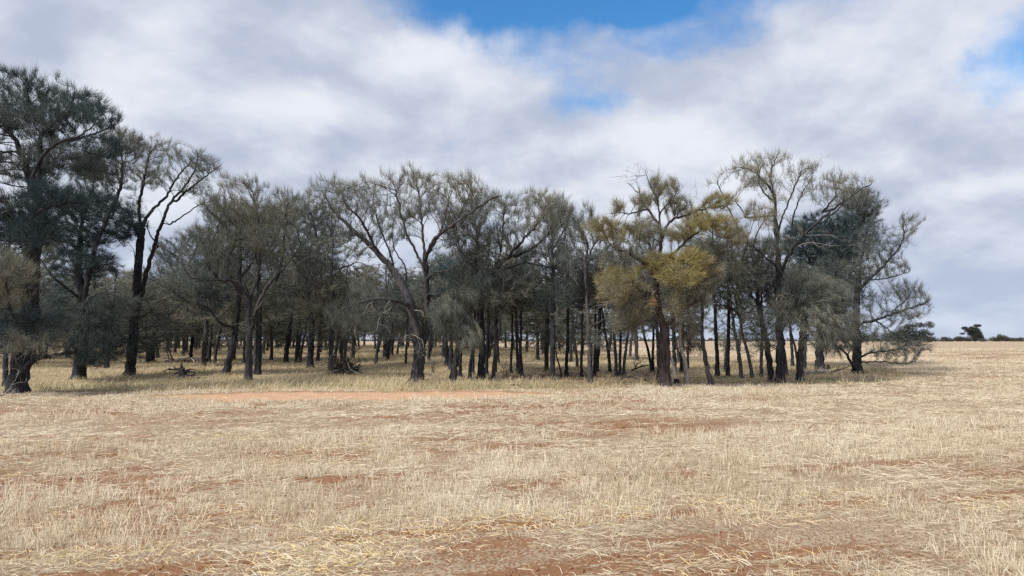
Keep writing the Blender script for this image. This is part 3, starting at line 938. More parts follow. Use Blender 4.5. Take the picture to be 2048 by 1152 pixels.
make_tree('casuarina_tree', 'golden-olive clumped tree with thick brown trunk and bare antler-like top twigs', (1331, 774), 25, seed=24, group=FRONT, bark=M_BARKB,
    stems=[st([(1330, 735), (1328, 690), (1328, 650)], 11.5, 10), st([(1328, 655), (1318, 620), (1312, 580), (1316, 530), (1322, 480), (1318, 430), (1316, 395)], 8, 1.8),
           st([(1331, 650), (1350, 630, -.3), (1372, 612, -.4), (1392, 598, -.4), (1402, 565), (1405, 540)], 6.5, 1.5),
           st([(1372, 612), (1362, 580, -.7), (1350, 550, -.9)], 3, 1), st([(1316, 540), (1345, 505, -.4), (1370, 480, -.7), (1395, 465, -.8)], 5, 1.3),
           st([(1314, 560), (1285, 535, -.4), (1250, 515, -.6), (1215, 500, -.7)], 4.6, 1.2), st([(1312, 590), (1280, 590, -.6), (1245, 570, -.8)], 4, 1.2),
           st([(1322, 480), (1345, 440, .3), (1390, 420, .5), (1430, 405, .6)], 4.2, 1.2), st([(1318, 450), (1295, 420), (1265, 430, -.2), (1240, 430, -.2)], 4, 1.2),
           st([(1316, 400), (1300, 370), (1290, 340)], 2.4, .7), st([(1295, 420), (1275, 385), (1255, 365)], 2.4, .7), st([(1318, 430), (1345, 395), (1360, 370)], 2.4, .7),
           st([(1312, 585, .4), (1300, 530, .9), (1290, 480, 1.1)], 4, 1.2)],
    blobs=[(1312, 535, 36, 22, 0.82, -1.0, 1.3), (1355, 535, 36, 22, 0.80, -1.1, 1.3), (1330, 565, 40, 20, 0.79, -1.0, 1.3), (1392, 552, 34, 26, 0.58, -.6, 1.2), (1375, 468, 30, 18, 0.84, -.9, 1.4),
           (1415, 465, 34, 20, 0.77, -.8, 1.3), (1345, 480, 26, 18, 0.72, -.7, 1.3), (1440, 490, 26, 18, 0.67, -.6), (1228, 570, 40, 28, 0.68, -.9, 1.2), (1215, 595, 28, 24, 0.65, -.8),
           (1195, 465, 30, 16, 0.68, -.7, 1.2), (1230, 475, 38, 18, 0.67, -.6, 1.2), (1280, 470, 38, 22, 0.62, -.5), (1445, 400, 34, 16, 0.72, .6, 1.3), (1420, 420, 34, 20, 0.65, .5, 1.2),
           (1462, 405, 22, 14, 0.70, .5, 1.2), (1320, 385, 26, 18, 0.62, 0, 1.2), (1300, 400, 24, 16, 0.60, 0, 1.1), (1335, 380, 18, 14, 0.62), (1360, 405, 28, 22, 0.53, .2), (1270, 420, 22, 14, 0.60, -.2),
           (1235, 410, 16, 12, 0.68, -.2), (1225, 435, 18, 12, 0.67, -.2), (1335, 620, 22, 16, 0.58, -1.2, 1.2), (1270, 615, 34, 34, 0.53, -.4), (1255, 640, 30, 26, 0.46), (1240, 520, 40, 16, 0.40, -.3),
           (1380, 590, 34, 24, 0.46), (1276, 617, 12, 9, 1.00, -1.3, 2.0), (1400, 510, 40, 18, 0.50, -.3), (1262, 625, 8, 8, 1.00, -1.3, 2), (1390, 660, 26, 26, 0.52, .4), (1400, 695, 22, 16, 0.62, .3)],
    dead=[((1290, 350), (1245, 365, -.3), .016, -.3), ((1275, 385), (1262, 350, -.2), .014, -.3), ((1300, 380), (1318, 345, 0), .014, -.3), ((1345, 400), (1362, 365), .012, -.3),
          ((1326, 690, -.4), (1312, 640, -.8), .014, .0), ((1395, 420), (1398, 385), .012, -.3)],
    per=12, nup=0.25, spread=.7, length=0.25, width=0.019, spacing=.165)

make_tree('casuarina_tree', 'thin dark trunk hugging the thick brown trunk of golden-olive tree', (1319, 766), 8, seed=25, group=FRONT,
    stems=[st([(1318, 720), (1314, 660), (1310, 600), (1305, 540), (1300, 490)], 4.5, 1.5), st([(1312, 640), (1295, 610), (1285, 580)], 2.4, .9)],
    blobs=[(1298, 490, 36, 34, .4), (1280, 570, 34, 40, .4), (1275, 640, 34, 34, .4)], per=4.6)

make_tree('casuarina_tree', 'thin bowed trunk leaning towards the bleached dead pole', (1423, 772), 10, seed=26, group=FRONT, bark=M_BARKG,
    stems=[st([(1416, 740), (1409, 710), (1404, 670), (1405, 620), (1410, 570), (1425, 520)], 5, 1.5), st([(1404, 660), (1385, 645, -.2), (1370, 640)], 1.6, .7), st([(1406, 600), (1395, 560), (1390, 520)], 2, .8)],
    blobs=[(1425, 520, 36, 30, .46), (1390, 530, 30, 26, .5), (1400, 600, 26, 26, .42), (1385, 650, 24, 20, .52), (1400, 690, 16, 14, .62)], per=4.6)

make_tree('casuarina_tree', 'tall open tree with straight dark trunk and bare-limbed crown overlooking paddock corner', (1562, 766), 17, seed=27, group=FRONT,
    stems=[st([(1561, 720), (1558, 650), (1556, 580), (1557, 530), (1554, 480), (1550, 440)], 8.5, 4.5),
           st([(1557, 560), (1570, 505, -.4), (1600, 465, -.6), (1640, 430, -.7), (1680, 400, -.7), (1718, 378, -.6)], 5, 1.2),
           st([(1640, 430), (1660, 395, -.3), (1670, 365)], 2.4, .8), st([(1572, 500), (1595, 465, .4), (1605, 420, .5), (1610, 375)], 3.6, 1), st([(1554, 480), (1575, 430, .3), (1592, 385, .3), (1602, 345)], 3.4, 1),
           st([(1550, 445), (1542, 400, -.2), (1520, 370, -.3), (1495, 348, -.3), (1480, 335)], 3.8, 1), st([(1551, 440), (1560, 390, .3), (1552, 345, .4), (1555, 310)], 3.6, 1),
           st([(1542, 400), (1530, 360, .4), (1525, 325)], 2.8, .8), st([(1557, 560), (1535, 540, -.6), (1505, 520, -.8), (1470, 495, -.9)], 3, 1),
           st([(1556, 600, .4), (1540, 540, .7), (1525, 480, .8), (1495, 440, .8), (1470, 395, .7), (1450, 350, .7)], 5, 1.2), st([(1495, 440), (1490, 410, .3), (1465, 400)], 2.4, .8)],
    blobs=[(1535, 318, 26, 20, .54), (1500, 330, 34, 20, .58), (1565, 320, 26, 20, .56), (1470, 345, 28, 20, .52, .5), (1445, 350, 16, 18, .44, .5, .7), (1600, 345, 30, 22, .52), (1620, 345, 24, 14, .52, 0, .6),
           (1545, 360, 40, 22, .52, 0, .7), (1610, 385, 34, 22, .50), (1660, 370, 34, 20, .52), (1700, 380, 32, 22, .48), (1500, 370, 34, 22, .54, 0, .8), (1640, 410, 34, 18, .44, 0, .6), (1690, 415, 30, 18, .44, 0, .6),
           (1505, 430, 36, 20, .66, -.6), (1490, 455, 26, 18, .62, -.6), (1530, 450, 26, 18, .56, -.4), (1560, 400, 20, 14, .64), (1480, 490, 34, 22, .5, -.4), (1525, 500, 30, 24, .42), (1470, 540, 30, 22, .54), (1500, 560, 36, 26, .4),
           (1720, 395, 24, 22, .44), (1540, 640, 26, 36, .40, -.4), (1530, 690, 28, 22, .44, -.3)],
    dead=[((1570, 505, -.4), (1640, 470, -1), .018, -.1), ((1600, 460), (1680, 440, -.9), .016, .0), ((1557, 560), (1490, 505, -1.2), .02, -.1), ((1558, 600, -.3), (1585, 590, -.8), .014, .3),
          ((1558, 605, -.3), (1520, 610, -.8), .014, .1), ((1558, 640, -.2), (1585, 665, -.7), .013, .3), ((1605, 360), (1650, 340), .014, -.2), ((1600, 370), (1625, 330), .012, -.3)],
    per=3.8, nup=0.65, spread=.45, length=0.25)

make_tree('casuarina_tree', 'leaning dark trunk propped close against the tall open tree', (1544, 764), 13, seed=28, group=FRONT,
    stems=[st([(1539, 725), (1533, 690), (1524, 640), (1515, 590), (1510, 540)], 6.5, 3), st([(1520, 620), (1500, 580), (1485, 545)], 2.4, .9), st([(1512, 560), (1525, 520), (1535, 480)], 2.4, .9)],
    blobs=[(1505, 520, 38, 36, .36), (1530, 560, 34, 40, .30), (1480, 560, 30, 30, .44), (1535, 650, 30, 30, .42), (1510, 660, 30, 34, .38)], per=4.6)

make_tree('casuarina_tree', 'short grey trunk hung with a grey-green mop of drooping dead twigs', (1601, 763), 15, seed=29, group=FRONT, bark=M_BARKG,
    stems=[st([(1601, 725), (1602, 690), (1605, 650), (1608, 610), (1615, 560)], 7.5, 2.5), st([(1605, 655), (1630, 625, -.4), (1655, 605)], 3, 1), st([(1606, 640), (1590, 610, -.4), (1580, 580)], 3, 1), st([(1610, 600), (1640, 560, .4)], 3, 1)],
    blobs=[(1610, 640, 34, 26, .52, -.5), (1630, 610, 40, 30, .42), (1650, 660, 40, 30, .36), (1590, 600, 34, 34, .40), (1615, 560, 40, 30, .38), (1670, 630, 36, 34, .36), (1665, 580, 36, 28, .38), (1620, 680, 34, 18, .46, -.4), (1680, 690, 26, 20, .32)],
    dead=[((1606, 640, -.5), (1625, 690, -1), .018, .5), ((1605, 650, -.4), (1590, 690, -.9), .018, .5), ((1612, 610, -.3), (1660, 600, -.9), .016, .1), ((1620, 620, -.3), (1655, 680, -.9), .014, .5)],
    per=8, nup=-0.55, length=.30)

make_tree('casuarina_tree', 'dense blue-green crown on stout dark trunk behind the pale fallen timber', (1641, 738), 17, seed=30, group=FRONT,
    stems=[st([(1640, 700), (1641, 650), (1640, 590), (1636, 530), (1640, 480)], 8.5, 4), st([(1638, 540), (1670, 500, -.4), (1700, 470, -.5), (1725, 440)], 4.5, 1.2), st([(1640, 560), (1610, 520, -.3), (1600, 480)], 4, 1.2),
           st([(1640, 490), (1660, 440, .3), (1690, 410, .3)], 3.6, 1), st([(1640, 600), (1680, 570, -.6), (1710, 560, -.8)], 4, 1.2)],
    blobs=[(1640, 450, 44, 30, .12), (1690, 460, 40, 34, .12), (1600, 490, 40, 40, .15), (1660, 510, 50, 34, .14), (1720, 420, 36, 30, .34), (1740, 450, 28, 34, .32), (1700, 400, 30, 20, .40), (1715, 500, 40, 30, .14), (1620, 560, 40, 40, .16),
           (1700, 550, 40, 34, .22), (1590, 620, 30, 40, .18), (1660, 600, 36, 30, .30), (1735, 490, 26, 26, .3)],
    dead=[((1640, 520, -.5), (1700, 490, -1.2), .022, .0), ((1640, 500, -.5), (1680, 540, -1.2), .022, .2), ((1638, 560, -.4), (1610, 600, -1), .016, .3), ((1660, 520), (1720, 520, -1.1), .018, .1)],
    per=9, nup=0.1, length=.28, width=.018)

make_tree('casuarina_tree', 'wide-limbed tree at paddock edge with a second stem leaning off its base', (1716, 747), 20, seed=31, group=FRONT,
    stems=[st([(1715, 720), (1713, 680), (1713, 630), (1714, 585), (1718, 555)], 9.5, 5), st([(1709, 742), (1695, 730, -.3), (1684, 714, -.4), (1670, 700, -.5), (1655, 690)], 4.5, 1.5),
           st([(1712, 690), (1700, 645, .2), (1692, 590, .3), (1680, 545, .3), (1665, 515)], 5.5, 1.5), st([(1716, 580), (1735, 555, -.3), (1765, 520, -.4), (1790, 485, -.4), (1808, 440)], 4.2, 1.1),
           st([(1717, 650), (1745, 638, -.4), (1785, 622, -.6), (1825, 608, -.6), (1858, 600)], 4, 1), st([(1718, 585), (1745, 560, .3), (1785, 555, .4), (1815, 545)], 3, .9),
           st([(1717, 715), (1735, 705, -.3), (1770, 700, -.5), (1810, 690)], 3, .9), st([(1717, 725), (1745, 722, -.4), (1790, 725, -.6), (1835, 718)], 2, .7), st([(1718, 560), (1722, 520), (1730, 480), (1740, 440)], 3.6, 1),
           st([(1785, 622), (1805, 600, -.2), (1825, 580)], 2, .7), st([(1745, 638), (1760, 660, -.5), (1785, 680, -.6), (1800, 690)], 2, .7)],
    blobs=[(1800, 455, 20, 24, .36, -.3, .8), (1785, 490, 26, 22, .36, -.3, .8), (1755, 470, 28, 26, .36), (1745, 520, 34, 28, .30), (1790, 540, 34, 18, .38, 0, .9), (1690, 560, 34, 34, .30), (1720, 550, 34, 24, .36), (1675, 600, 36, 34, .36),
           (1740, 600, 36, 26, .38, 0, .9), (1790, 590, 34, 20, .36, 0, .8), (1835, 595, 28, 14, .34, -.4, .8), (1850, 608, 16, 8, .34, -.4), (1780, 635, 34, 20, .36, -.3, .8), (1820, 630, 30, 12, .34, -.3, .6), (1700, 650, 36, 34, .36), (1675, 680, 34, 24, .32),
           (1750, 665, 30, 20, .34, 0, .9), (1785, 693, 40, 18, .36, -.4, 1.5), (1755, 705, 34, 14, .34, -.4, 1.2), (1815, 698, 20, 14, .46, -.4, 1.5), (1800, 575, 30, 16, .36, 0, .7), (1660, 540, 26, 30, .28)],
    dead=[((1715, 640, -.2), (1770, 660, -.8), .014, .2), ((1714, 660, -.2), (1680, 640, -.8), .014, .1), ((1716, 725, -.2), (1760, 722, -1), .014, .0)],
    per=5.2, nup=0.3, length=.27)

# ------------------------------------------------------------------ slender trees: four models, copied to every trunk one can see
SLENDER = 'slender trees inside the grove'


def slender_model(seed, lean, h, blobs, limbs, bark, per=6, nup=0.05, length=.38, width=.030):
    """model in metres at the origin; lean bends it towards +x"""
    rng = np.random.default_rng(seed)
    root = thing('casuarina_tree', (0, 0, 0), 'model', 'tree')
    top = np.array([lean * h, 0, h])
    pts = [np.array([0, 0, -0.15]), np.array([lean * h * 0.1, 0, h * 0.15]), np.array([lean * h * .38 + .06, 0.05, h * 0.4]), np.array([lean * h * .75, -.05, h * 0.7]), top]
    S = [(pts, 0.125, 0.03)]
    for (z, ang, L, rise) in limbs:
        p0 = np.array([lean * h * (z / h), 0, z])
        d = np.array([math.cos(ang), math.sin(ang), 0])
        S.append(([p0, p0 + d * L * .5 + [0, 0, rise * .35], p0 + d * L + [0, 0, rise]], .045, .014))
    B = [(np.array(c, float), np.array(r, float), dn) for c, r, dn, tn in blobs]
    tn = [b[3] for b in blobs]
    att = blob_points(B, rng, 0.34)
    P, par, R, main, kids = grow(S, att, rng, step=.2, dk=.24, rtip=.007, maxn=3500)
    R = np.where(R > .07, R * (1 + .4 * np.exp(-np.maximum(P[:, 2], 0) / .14)), R)
    V, Fc = tubes(P, par, R, main)
    mesh_np('trunk', V, Fc, bark, root, smooth=True)
    needles('crown', P, par, R, kids, rng, root, B, tn, per=per, length=length, width=width, up=nup, spread=.6, rmax=.013)
    print('SLENDER', seed, len(P), len(V))
    return root


def blobset(rng, h, lean, z0, n, rad, tint):
    out = []
    for k in range(n):
        z = z0 + (h * 1.02 - z0) * (k + .5) / n
        f = rad * (0.55 + 0.75 * math.sin(math.pi * min(1, (k + 1.0) / (n + .6))))
        a = rng.uniform(0, 6.28)
        out.append(((lean * z + math.cos(a) * f * .75, math.sin(a) * f * .75, z), (f * .62, f * .62, f * .45), 1.0, tint + rng.normal(0, .06)))
    return out


mr = np.random.default_rng(5)
MODELS = []
for k, (ln, h, z0, nb, rad, tint, bark, nl) in enumerate(((0.02, 7.4, 4.1, 10, 1.35, .40, M_BARK, 6), (0.13, 7.0, 3.9, 9, 1.3, .44, M_BARKG, 5),
                                                          (0.05, 6.6, 1.9, 13, 1.7, .44, M_BARK, 7), (0.0, 7.8, 2.6, 13, 1.9, .46, M_BARKG, 7), (0.2, 6.4, 3.5, 9, 1.3, .40, M_BARK, 5),
                                                          (0.06, 5.6, 0.9, 14, 1.5, .44, M_BARKG, 7))):
    MODELS.append(slender_model(100 + k, ln, h, blobset(mr, h, ln, z0, nb, rad, tint),
                                [(mr.uniform(.35, .8) * h, mr.uniform(0, 6.28), mr.uniform(.8, 1.7), mr.uniform(.3, 1.2)) for _ in range(nl)], bark))

# the trunks that can be told apart: (base px, base py, trunk width px, model, lean sign, height factor, label)
L_ST = 'slender straight dark trunk standing among others in the grove shade'
L_LN = 'slender leaning dark trunk standing among others in the grove shade'
TRUNKS = [
    (213, 737, 16, 2, 1, .9, 'short dark trunk half hidden by grey foliage, twin-stemmed tree in front'),
    (418, 727, 10, 0, 1, 1, 'upright trunk of a close dark pair at the end of the long fallen log'), (429, 727, 9, 1, 1, .95, 'splayed trunk of a close dark pair at the end of the long fallen log'),
    (468, 722, 9, 0, -1, 1, L_ST), (489, 726, 10, 3, 1, 1, L_ST), (572, 725, 15, 2, 1, 1.1, 'thick dark trunk wrapped in low grey-green foliage near kinked forked tree'),
    (592, 728, 9, 0, 1, .9, 'upright one of two crossing trunks beside the kinked forked tree'), (600, 726, 8, 1, 1, .85, 'leaning one of two crossing trunks beside the kinked forked tree'),
    (636, 722, 10, 0, 1, 1, L_ST), (661, 743, 12, 3, 1, 1, 'grey trunk rising directly behind the heap of roots'), (668, 736, 10, 1, 1, .9, 'leaning trunk rising directly behind the heap of roots'),
    (689, 719, 8, 1, 1, .95, L_LN), (706, 717, 9, 3, 1, .9, L_ST), (752, 729, 10, 1, 1, .9, 'isolated leaning trunk in open grass between root heap and fan-shaped tree'),
    (812, 728, 6, 0, 1, .8, L_ST), (858, 722, 9, 0, 1, .95, L_ST), (920, 752, 10, 0, 1, .9, L_ST), (939, 758, 8, 1, 1, .85, L_LN), (946, 747, 7, 0, 1, .85, L_ST), (973, 748, 9, 0, 1, 1, L_ST),
    (986, 762, 10, 1, 1, .9, 'dark trunk rising close beside the drooping curtain tree and its neighbour'), (990, 744, 8, 3, 1, .9, L_ST), (1022, 746, 4, 0, 1, .75, L_ST), (1035, 744, 6, 0, -1, .9, L_ST),
    (1044, 752, 5, 1, -1, .85, L_LN), (1040, 748, 4, 0, 1, .9, L_ST), (1093, 743, 11, 3, 1, .9, L_ST), (1123, 754, 5, 4, -1, .4, 'thin leaning pole resting towards the straight pole-like trunk'),
    (1133, 751, 10, 0, 1, .85, 'straight dark trunk standing between two poles in the brown clearing'), (1142, 724, 7, 0, 1, 1, L_ST), (1155, 734, 7, 1, -1, .9, L_LN), (1163, 754, 7, 0, 1, .8, L_ST),
    (1189, 752, 6, 0, 1, .8, L_ST), (1194, 744, 11, 2, 1, .85, L_ST), (1220, 744, 8, 1, -1, .9, L_LN), (1232, 754, 8, 0, -1, .9, 'one of three trunks fanning out of one clump'),
    (1240, 752, 6, 0, 1, .9, 'one of three trunks fanning out of one clump'), (1247, 753, 7, 1, 1, .85, 'one of three trunks fanning out of one clump'), (1273, 721, 10, 3, -1, .9, L_ST),
    (1303, 743, 7, 4, -1, .8, L_LN), (1306, 742, 6, 0, 1, .9, L_ST), (1364, 745, 10, 3, 1, .85, 'dark trunk standing right behind the bleached dead pole'), (1376, 736, 5, 0, 1, .8, L_ST),
    (1435, 752, 11, 0, -1, 1.05, 'straight dark trunk at the start of the grove row backed by pale paddock'), (1456, 753, 9, 0, 1, 1.05, L_ST), (1483, 756, 9, 1, -1, .95, 'bowed trunk leaning over the green weed patch'),
    (1504, 756, 8, 4, -1, .85, L_LN), (1523, 755, 9, 0, 1, .8, L_ST), (1573, 751, 8, 1, -1, .9, L_LN), (1585, 733, 8, 0, -1, .9, L_ST), (1596, 734, 7, 4, -1, .8, L_LN),
    (1611, 739, 8, 0, 1, .8, L_ST), (1450, 742, 6, 1, 1, .8, L_LN), (1350, 758, 7, 3, -1, .75, 'grey trunk beside the charred stump'), (10, 772, 14, 0, -1, .95, 'dark trunk right behind the massive trunk of the tallest tree'),
    (350, 708, 8, 2, 1, .9, L_ST), (392, 700, 7, 0, 1, 1, L_ST), (372, 706, 9, 3, 1, .95, L_ST), (336, 704, 10, 2, -1, 1, L_ST)]
first = [True] * len(MODELS)
NEAR_TO = [(34, 'tallest dark tree'), (156, 'twin-stemmed dark tree'), (258, 'two bare curving limbs'), (335, 'low spreading tree'), (451, 'leaning trunk with low side limb'), (497, 'furrowed trunk with bleached stub'),
           (600, 'kinked forked tree'), (680, 'heap of roots'), (755, 'isolated leaning trunk'), (835, 'broad fan-shaped tree'), (905, 'drooping curtain tree'), (962, 'tree with long curved limbs'), (1035, 'thin poles'),
           (1105, 'straight pole-like trunk'), (1181, 'slender grey tree'), (1240, 'three fanned trunks'), (1330, 'golden-olive tree'), (1375, 'bleached dead pole'), (1425, 'thin bowed trunk'), (1480, 'green weed patch'),
           (1560, 'tall open tree'), (1601, 'drooping mop tree'), (1641, 'dense blue-green crown'), (1715, 'wide-limbed paddock-edge tree')]


def near_name(px):
    return min(NEAR_TO, key=lambda q: abs(q[0] - px))[1]




def place(mi, p, rz, sc, label, group):
    if first[mi]:
        first[mi] = False
        o = MODELS[mi]
        o.location = [float(c) for c in p]; o.rotation_euler = (0, 0, rz); o.scale = sc
        tag(o, label, 'tree', group)
        return o
    return copy_tree(MODELS[mi], p, rz, sc, label, group)


pr = np.random.default_rng(17)
taken = []
for (bx, by, w, mi, sgn, hf, lab) in TRUNKS:
    p = on_ground(bx, by)
    if lab in (L_ST, L_LN):
        lab = '%s %s dark trunk standing behind the %s' % ('thin' if w < 8 else 'slender', 'straight' if lab == L_ST else 'leaning', near_name(bx))
    sw = max(.45, 0.5 * w * p[1] / F_PX / 0.14)
    sh = hf * 0.86
    rz = (0 if sgn > 0 else math.pi) + pr.uniform(-.45, .45)
    place(mi, p, rz, (0.5 * sh + .4 * sw, 0.5 * sh + .4 * sw, sh), lab, SLENDER)
    taken.append(p[:2])
# deeper trees, further back than single crowns can be told apart
DEEP = 'trees deep in the grove'
L_DEEP = 'dark-trunked casuarina deep inside the grove, one of many alike'
cnt = 0
for k in range(900):
    x = pr.uniform(-52, 17); y = pr.uniform(38, 92)
    if abs(x) > 0.75 * y + 3 or y > back_edge(x) or y < front_edge(x) + 11:
        continue
    q = np.array([x, y])
    gapd = 2.1 if x < 3 else 3.2
    if min(np.linalg.norm(q - t) for t in taken) < gapd:
        continue
    if x > 4 and pr.random() < 0.45:
        continue
    taken.append(q)
    mi = int(pr.choice([0, 0, 1, 2, 3, 3, 4, 5, 5]))
    sc = pr.uniform(.60, .86)
    place(mi, (x, y, float(ground_z(x, y))), pr.uniform(0, 6.28), (sc * 1.25, sc * 1.25, sc), 'dark-trunked casuarina deep in the grove, far behind the ' + near_name(CX + F_PX * x / y), DEEP)
    cnt += 1
    if cnt >= 170:
        break
for k in range(400):
    x = pr.uniform(-75, 9); y = pr.uniform(.78, 1.0) * float(back_edge(x))
    q = np.array([x, y])
    if abs(x) > .76 * y + 2 or min(np.linalg.norm(q - t) for t in taken) < 1.9:
        continue
    taken.append(q)
    sc = pr.uniform(.55, .8)
    place(5, (x, y, float(ground_z(x, y))), pr.uniform(0, 6.28), (sc * 1.5, sc * 1.5, sc), 'low bushy casuarina at the grove back, behind the ' + near_name(CX + F_PX * x / y), 'bushy trees at the back of the grove')
    cnt += 1
    if cnt >= 220:
        break
print('DEEP', cnt)

# ------------------------------------------------------------------ dead standing wood, stumps and fallen timber
def solo(name, label, cat, px, py, parts, group=None):
    p = on_ground(px, py)
    root = thing(name, p, label, cat, group)
    for nm, sk, mat in parts(np.random.default_rng(int(px * 7 + py)), p[1] / F_PX):
        skin(nm, sk, mat, root)
    return root


def rod(pts, r0, r1, step=.12):
    q, s = resample([np.array(p, float) for p in pts], step)
    return q, np.arange(len(q)) - 1, r0 + (r1 - r0) * s


solo('dead_tree', 'bleached white dead pole standing next to the golden-olive tree', 'dead tree', 1374, 772,
     lambda r, m: [('trunk', merge_sk([rod([(0, 0, -.1), (-.05, 0, .8), (-.22, .02, 1.5), (-.2, 0, 2.4), (-.28, .03, 3.0), (-.2, .05, 3.5)], .085, .035)]), M_DEAD),
                   ('branch', dead_limb((-.21, 0, 2.2), (.6, -.1, .5), .6, .02, r), M_DEAD), ('branch', dead_limb((-.24, 0, 2.8), (-.5, -.2, .6), .5, .016, r), M_DEAD)])
solo('dead_tree', 'pale broken dead trunk rising behind the charred stump', 'dead tree', 1352, 762,
     lambda r, m: [('trunk', merge_sk([rod([(0, 0, -.1), (-.06, 0, .5), (-.17, .02, .95)], .10, .05)]), M_DEAD), ('splinter', dead_limb((-.15, 0, .85), (-.2, 0, 1), .3, .03, r, fork=.1), M_DEAD)])
solo('tree_stump', 'small charred black stump at the foot of the pale broken trunk', 'stump', 1354, 768,
     lambda r, m: [('stump', merge_sk([rod([(0, 0, -.05), (0, 0, .08), (.01, 0, .16)], .11, .10, .05), rod([(0, 0, .15), (.01, 0, .165), (.01, 0, .17)], .10, .01, .01)]), M_BARK)])


def root_heap(r, m):
    core = []
    for k in range(75):
        a = r.uniform(0, 6.28); e = r.uniform(.1, 1.4)
        d = np.array([math.cos(a) * math.cos(e), .7 * math.sin(a) * math.cos(e), math.sin(e)])
        core.append(dead_limb(np.array([r.normal(0, .28), r.normal(0, .2), abs(r.normal(0, .12))]), d, r.uniform(.45, .95), r.uniform(.022, .05), r, fork=.55, wob=.3, depth=1))
    out = [('root_tangle', merge_sk(core), M_GREYWOOD)]
    out += [('root', merge_sk([rod([(-.95, -.15, .02), (-.4, -.2, .12), (.1, -.1, .25)], .035, .05)]), M_DEAD), ('root', merge_sk([rod([(.72, -.25, .0), (.35, -.3, .22), (.2, -.15, .55)], .05, .03)]), M_DEAD),
            ('root', merge_sk([rod([(-.45, -.3, .1), (-.62, -.3, .5), (-.5, -.25, .9), (-.3, -.2, .8)], .022, .01)]), M_DEAD)]
    out.append(('stump', merge_sk([rod([(-.05, 0, -.1), (.05, .05, .3), (.1, .1, .55)], .33, .18)]), M_GREYWOOD))
    return out


solo('root_heap', 'heap of tangled upturned roots and stump lying in the grass', 'root heap', 688, 748, root_heap)


def gnarled(r, m):
    out = [('stump', merge_sk([rod([(0, 0, -.08), (.02, 0, .15), (-.06, 0, .34), (-.1, 0, .40)], .24, .13)]), M_GREYWOOD)]
    arms = [((-.1, 0, .36), (-1, -.1, .1), .55, .07), ((-.5, -.04, .40), (-1, -.1, -.35), .35, .035), ((.05, -.05, .26), (1, -.3, .08), .6, .06), ((.05, 0, .12), (1, -.2, -.05), .8, .05), ((-.05, 0, .36), (-.1, 0, 1), .30, .07),
            ((.1, 0, .3), (.7, .2, .3), .45, .05), ((-.1, 0, .25), (-.8, -.4, -.3), .5, .04), ((0, -.1, .2), (.3, -1, -.1), .4, .06), ((.05, -.1, .3), (.5, -.6, .25), .4, .045)]
    for a, d, L, rr in arms:
        out.append(('root', dead_limb(np.array(a), d, L, rr, r, droop=.25, fork=.3, wob=.10, depth=1), M_BARK))
    return out


solo('tree_stump', 'gnarled dark stump with splayed roots sitting in pale grass', 'stump', 364, 756, gnarled)
solo('fallen_log', 'long dark fallen log lying in the grass behind the gnarled stump', 'log', 390, 727,
     lambda r, m: [('log', merge_sk([rod([(-1.9, .2, .06), (-.9, .1, .18), (.2, 0, .22), (.75, -.05, .16)], .07, .2)]), M_GREYWOOD),
                   ('branch', merge_sk([rod([(-.2, -.1, .3), (.05, -.3, .15), (.2, -.5, .0)], .05, .04)]), M_TWIG), ('branch', dead_limb((-1.2, .1, .12), (-1, -.2, .35), 1.3, .04, r), M_GREYWOOD)])
solo('fallen_branch', 'arched dark dead branch lying in the tall grass before three fanned trunks', 'branch', 1262, 768,
     lambda r, m: [('branch', merge_sk([rod([(-.42, 0, 0), (-.36, 0, .16), (-.1, 0, .26), (.2, 0, .2), (.42, 0, .05)], .03, .012)]), M_BARK)]
     + [('twig', dead_limb((-.1 + .12 * i, 0, .24 - .03 * i), (.1 * i, -.3, -1), .26, .012, r, fork=.2), M_BARK) for i in range(3)])
solo('fallen_branch', 'pale forked dead branch lying at the foot of the massive trunk', 'branch', 28, 792,
     lambda r, m: [('branch', dead_limb((-.3, -.35, .03), (1, 0, .12), 1.0, .03, r, fork=.6, wob=.25), M_DEAD), ('branch', dead_limb((-.25, -.35, .03), (.7, .0, .9), .9, .026, r, fork=.5, wob=.3), M_DEAD)])
solo('fallen_timber', 'bleached fallen timber with an upright snapped stub near the paddock-edge tree', 'timber', 1655, 747,
     lambda r, m: [('log', merge_sk([rod([(-1.0, .1, .05), (-.4, 0, .1), (.1, -.1, .12)], .07, .09)]), M_DEAD), ('stub', merge_sk([rod([(.05, 0, -.05), (.07, 0, .25), (.05, 0, .42)], .10, .055)]), M_GREYWOOD),
                   ('branch', dead_limb((.1, 0, .08), (1, -.1, .02), 1.0, .05, r, fork=.4, wob=.15), M_GREYWOOD), ('branch', dead_limb((-.3, -.1, .08), (-1, -.3, .0), .9, .045, r, fork=.4, wob=.15), M_DEAD)])
solo('fallen_branch', 'dark fallen stick in the grass before the brown clearing', 'branch', 1040, 773,
     lambda r, m: [('branch', dead_limb((-.35, 0, .04), (1, 0, .06), .8, .035, r, fork=.35, wob=.2), M_BARK)])
solo('fallen_branch', 'brush of dead twigs lying under the leaning grove trunks', 'branch', 1283, 742,
     lambda r, m: [('branch', dead_limb((-.5, 0, .05), (1, 0, .15), 1.2, .045, r, fork=.7, wob=.25), M_BARK), ('branch', dead_limb((-.4, .1, .05), (.9, .2, .3), .9, .03, r, fork=.7, wob=.25), M_BARK)])
solo('fallen_branch', 'fallen limb of dead twigs leaning down into the grass beside the long log', 'branch', 330, 722,
     lambda r, m: [('branch', dead_limb((.6, 0, .1), (-1, -.1, .4), 1.5, .05, r, fork=.7, wob=.2), M_GREYWOOD), ('branch', dead_limb((.5, 0, .1), (-1, .3, .12), 1.2, .04, r, fork=.7, wob=.2), M_GREYWOOD)])
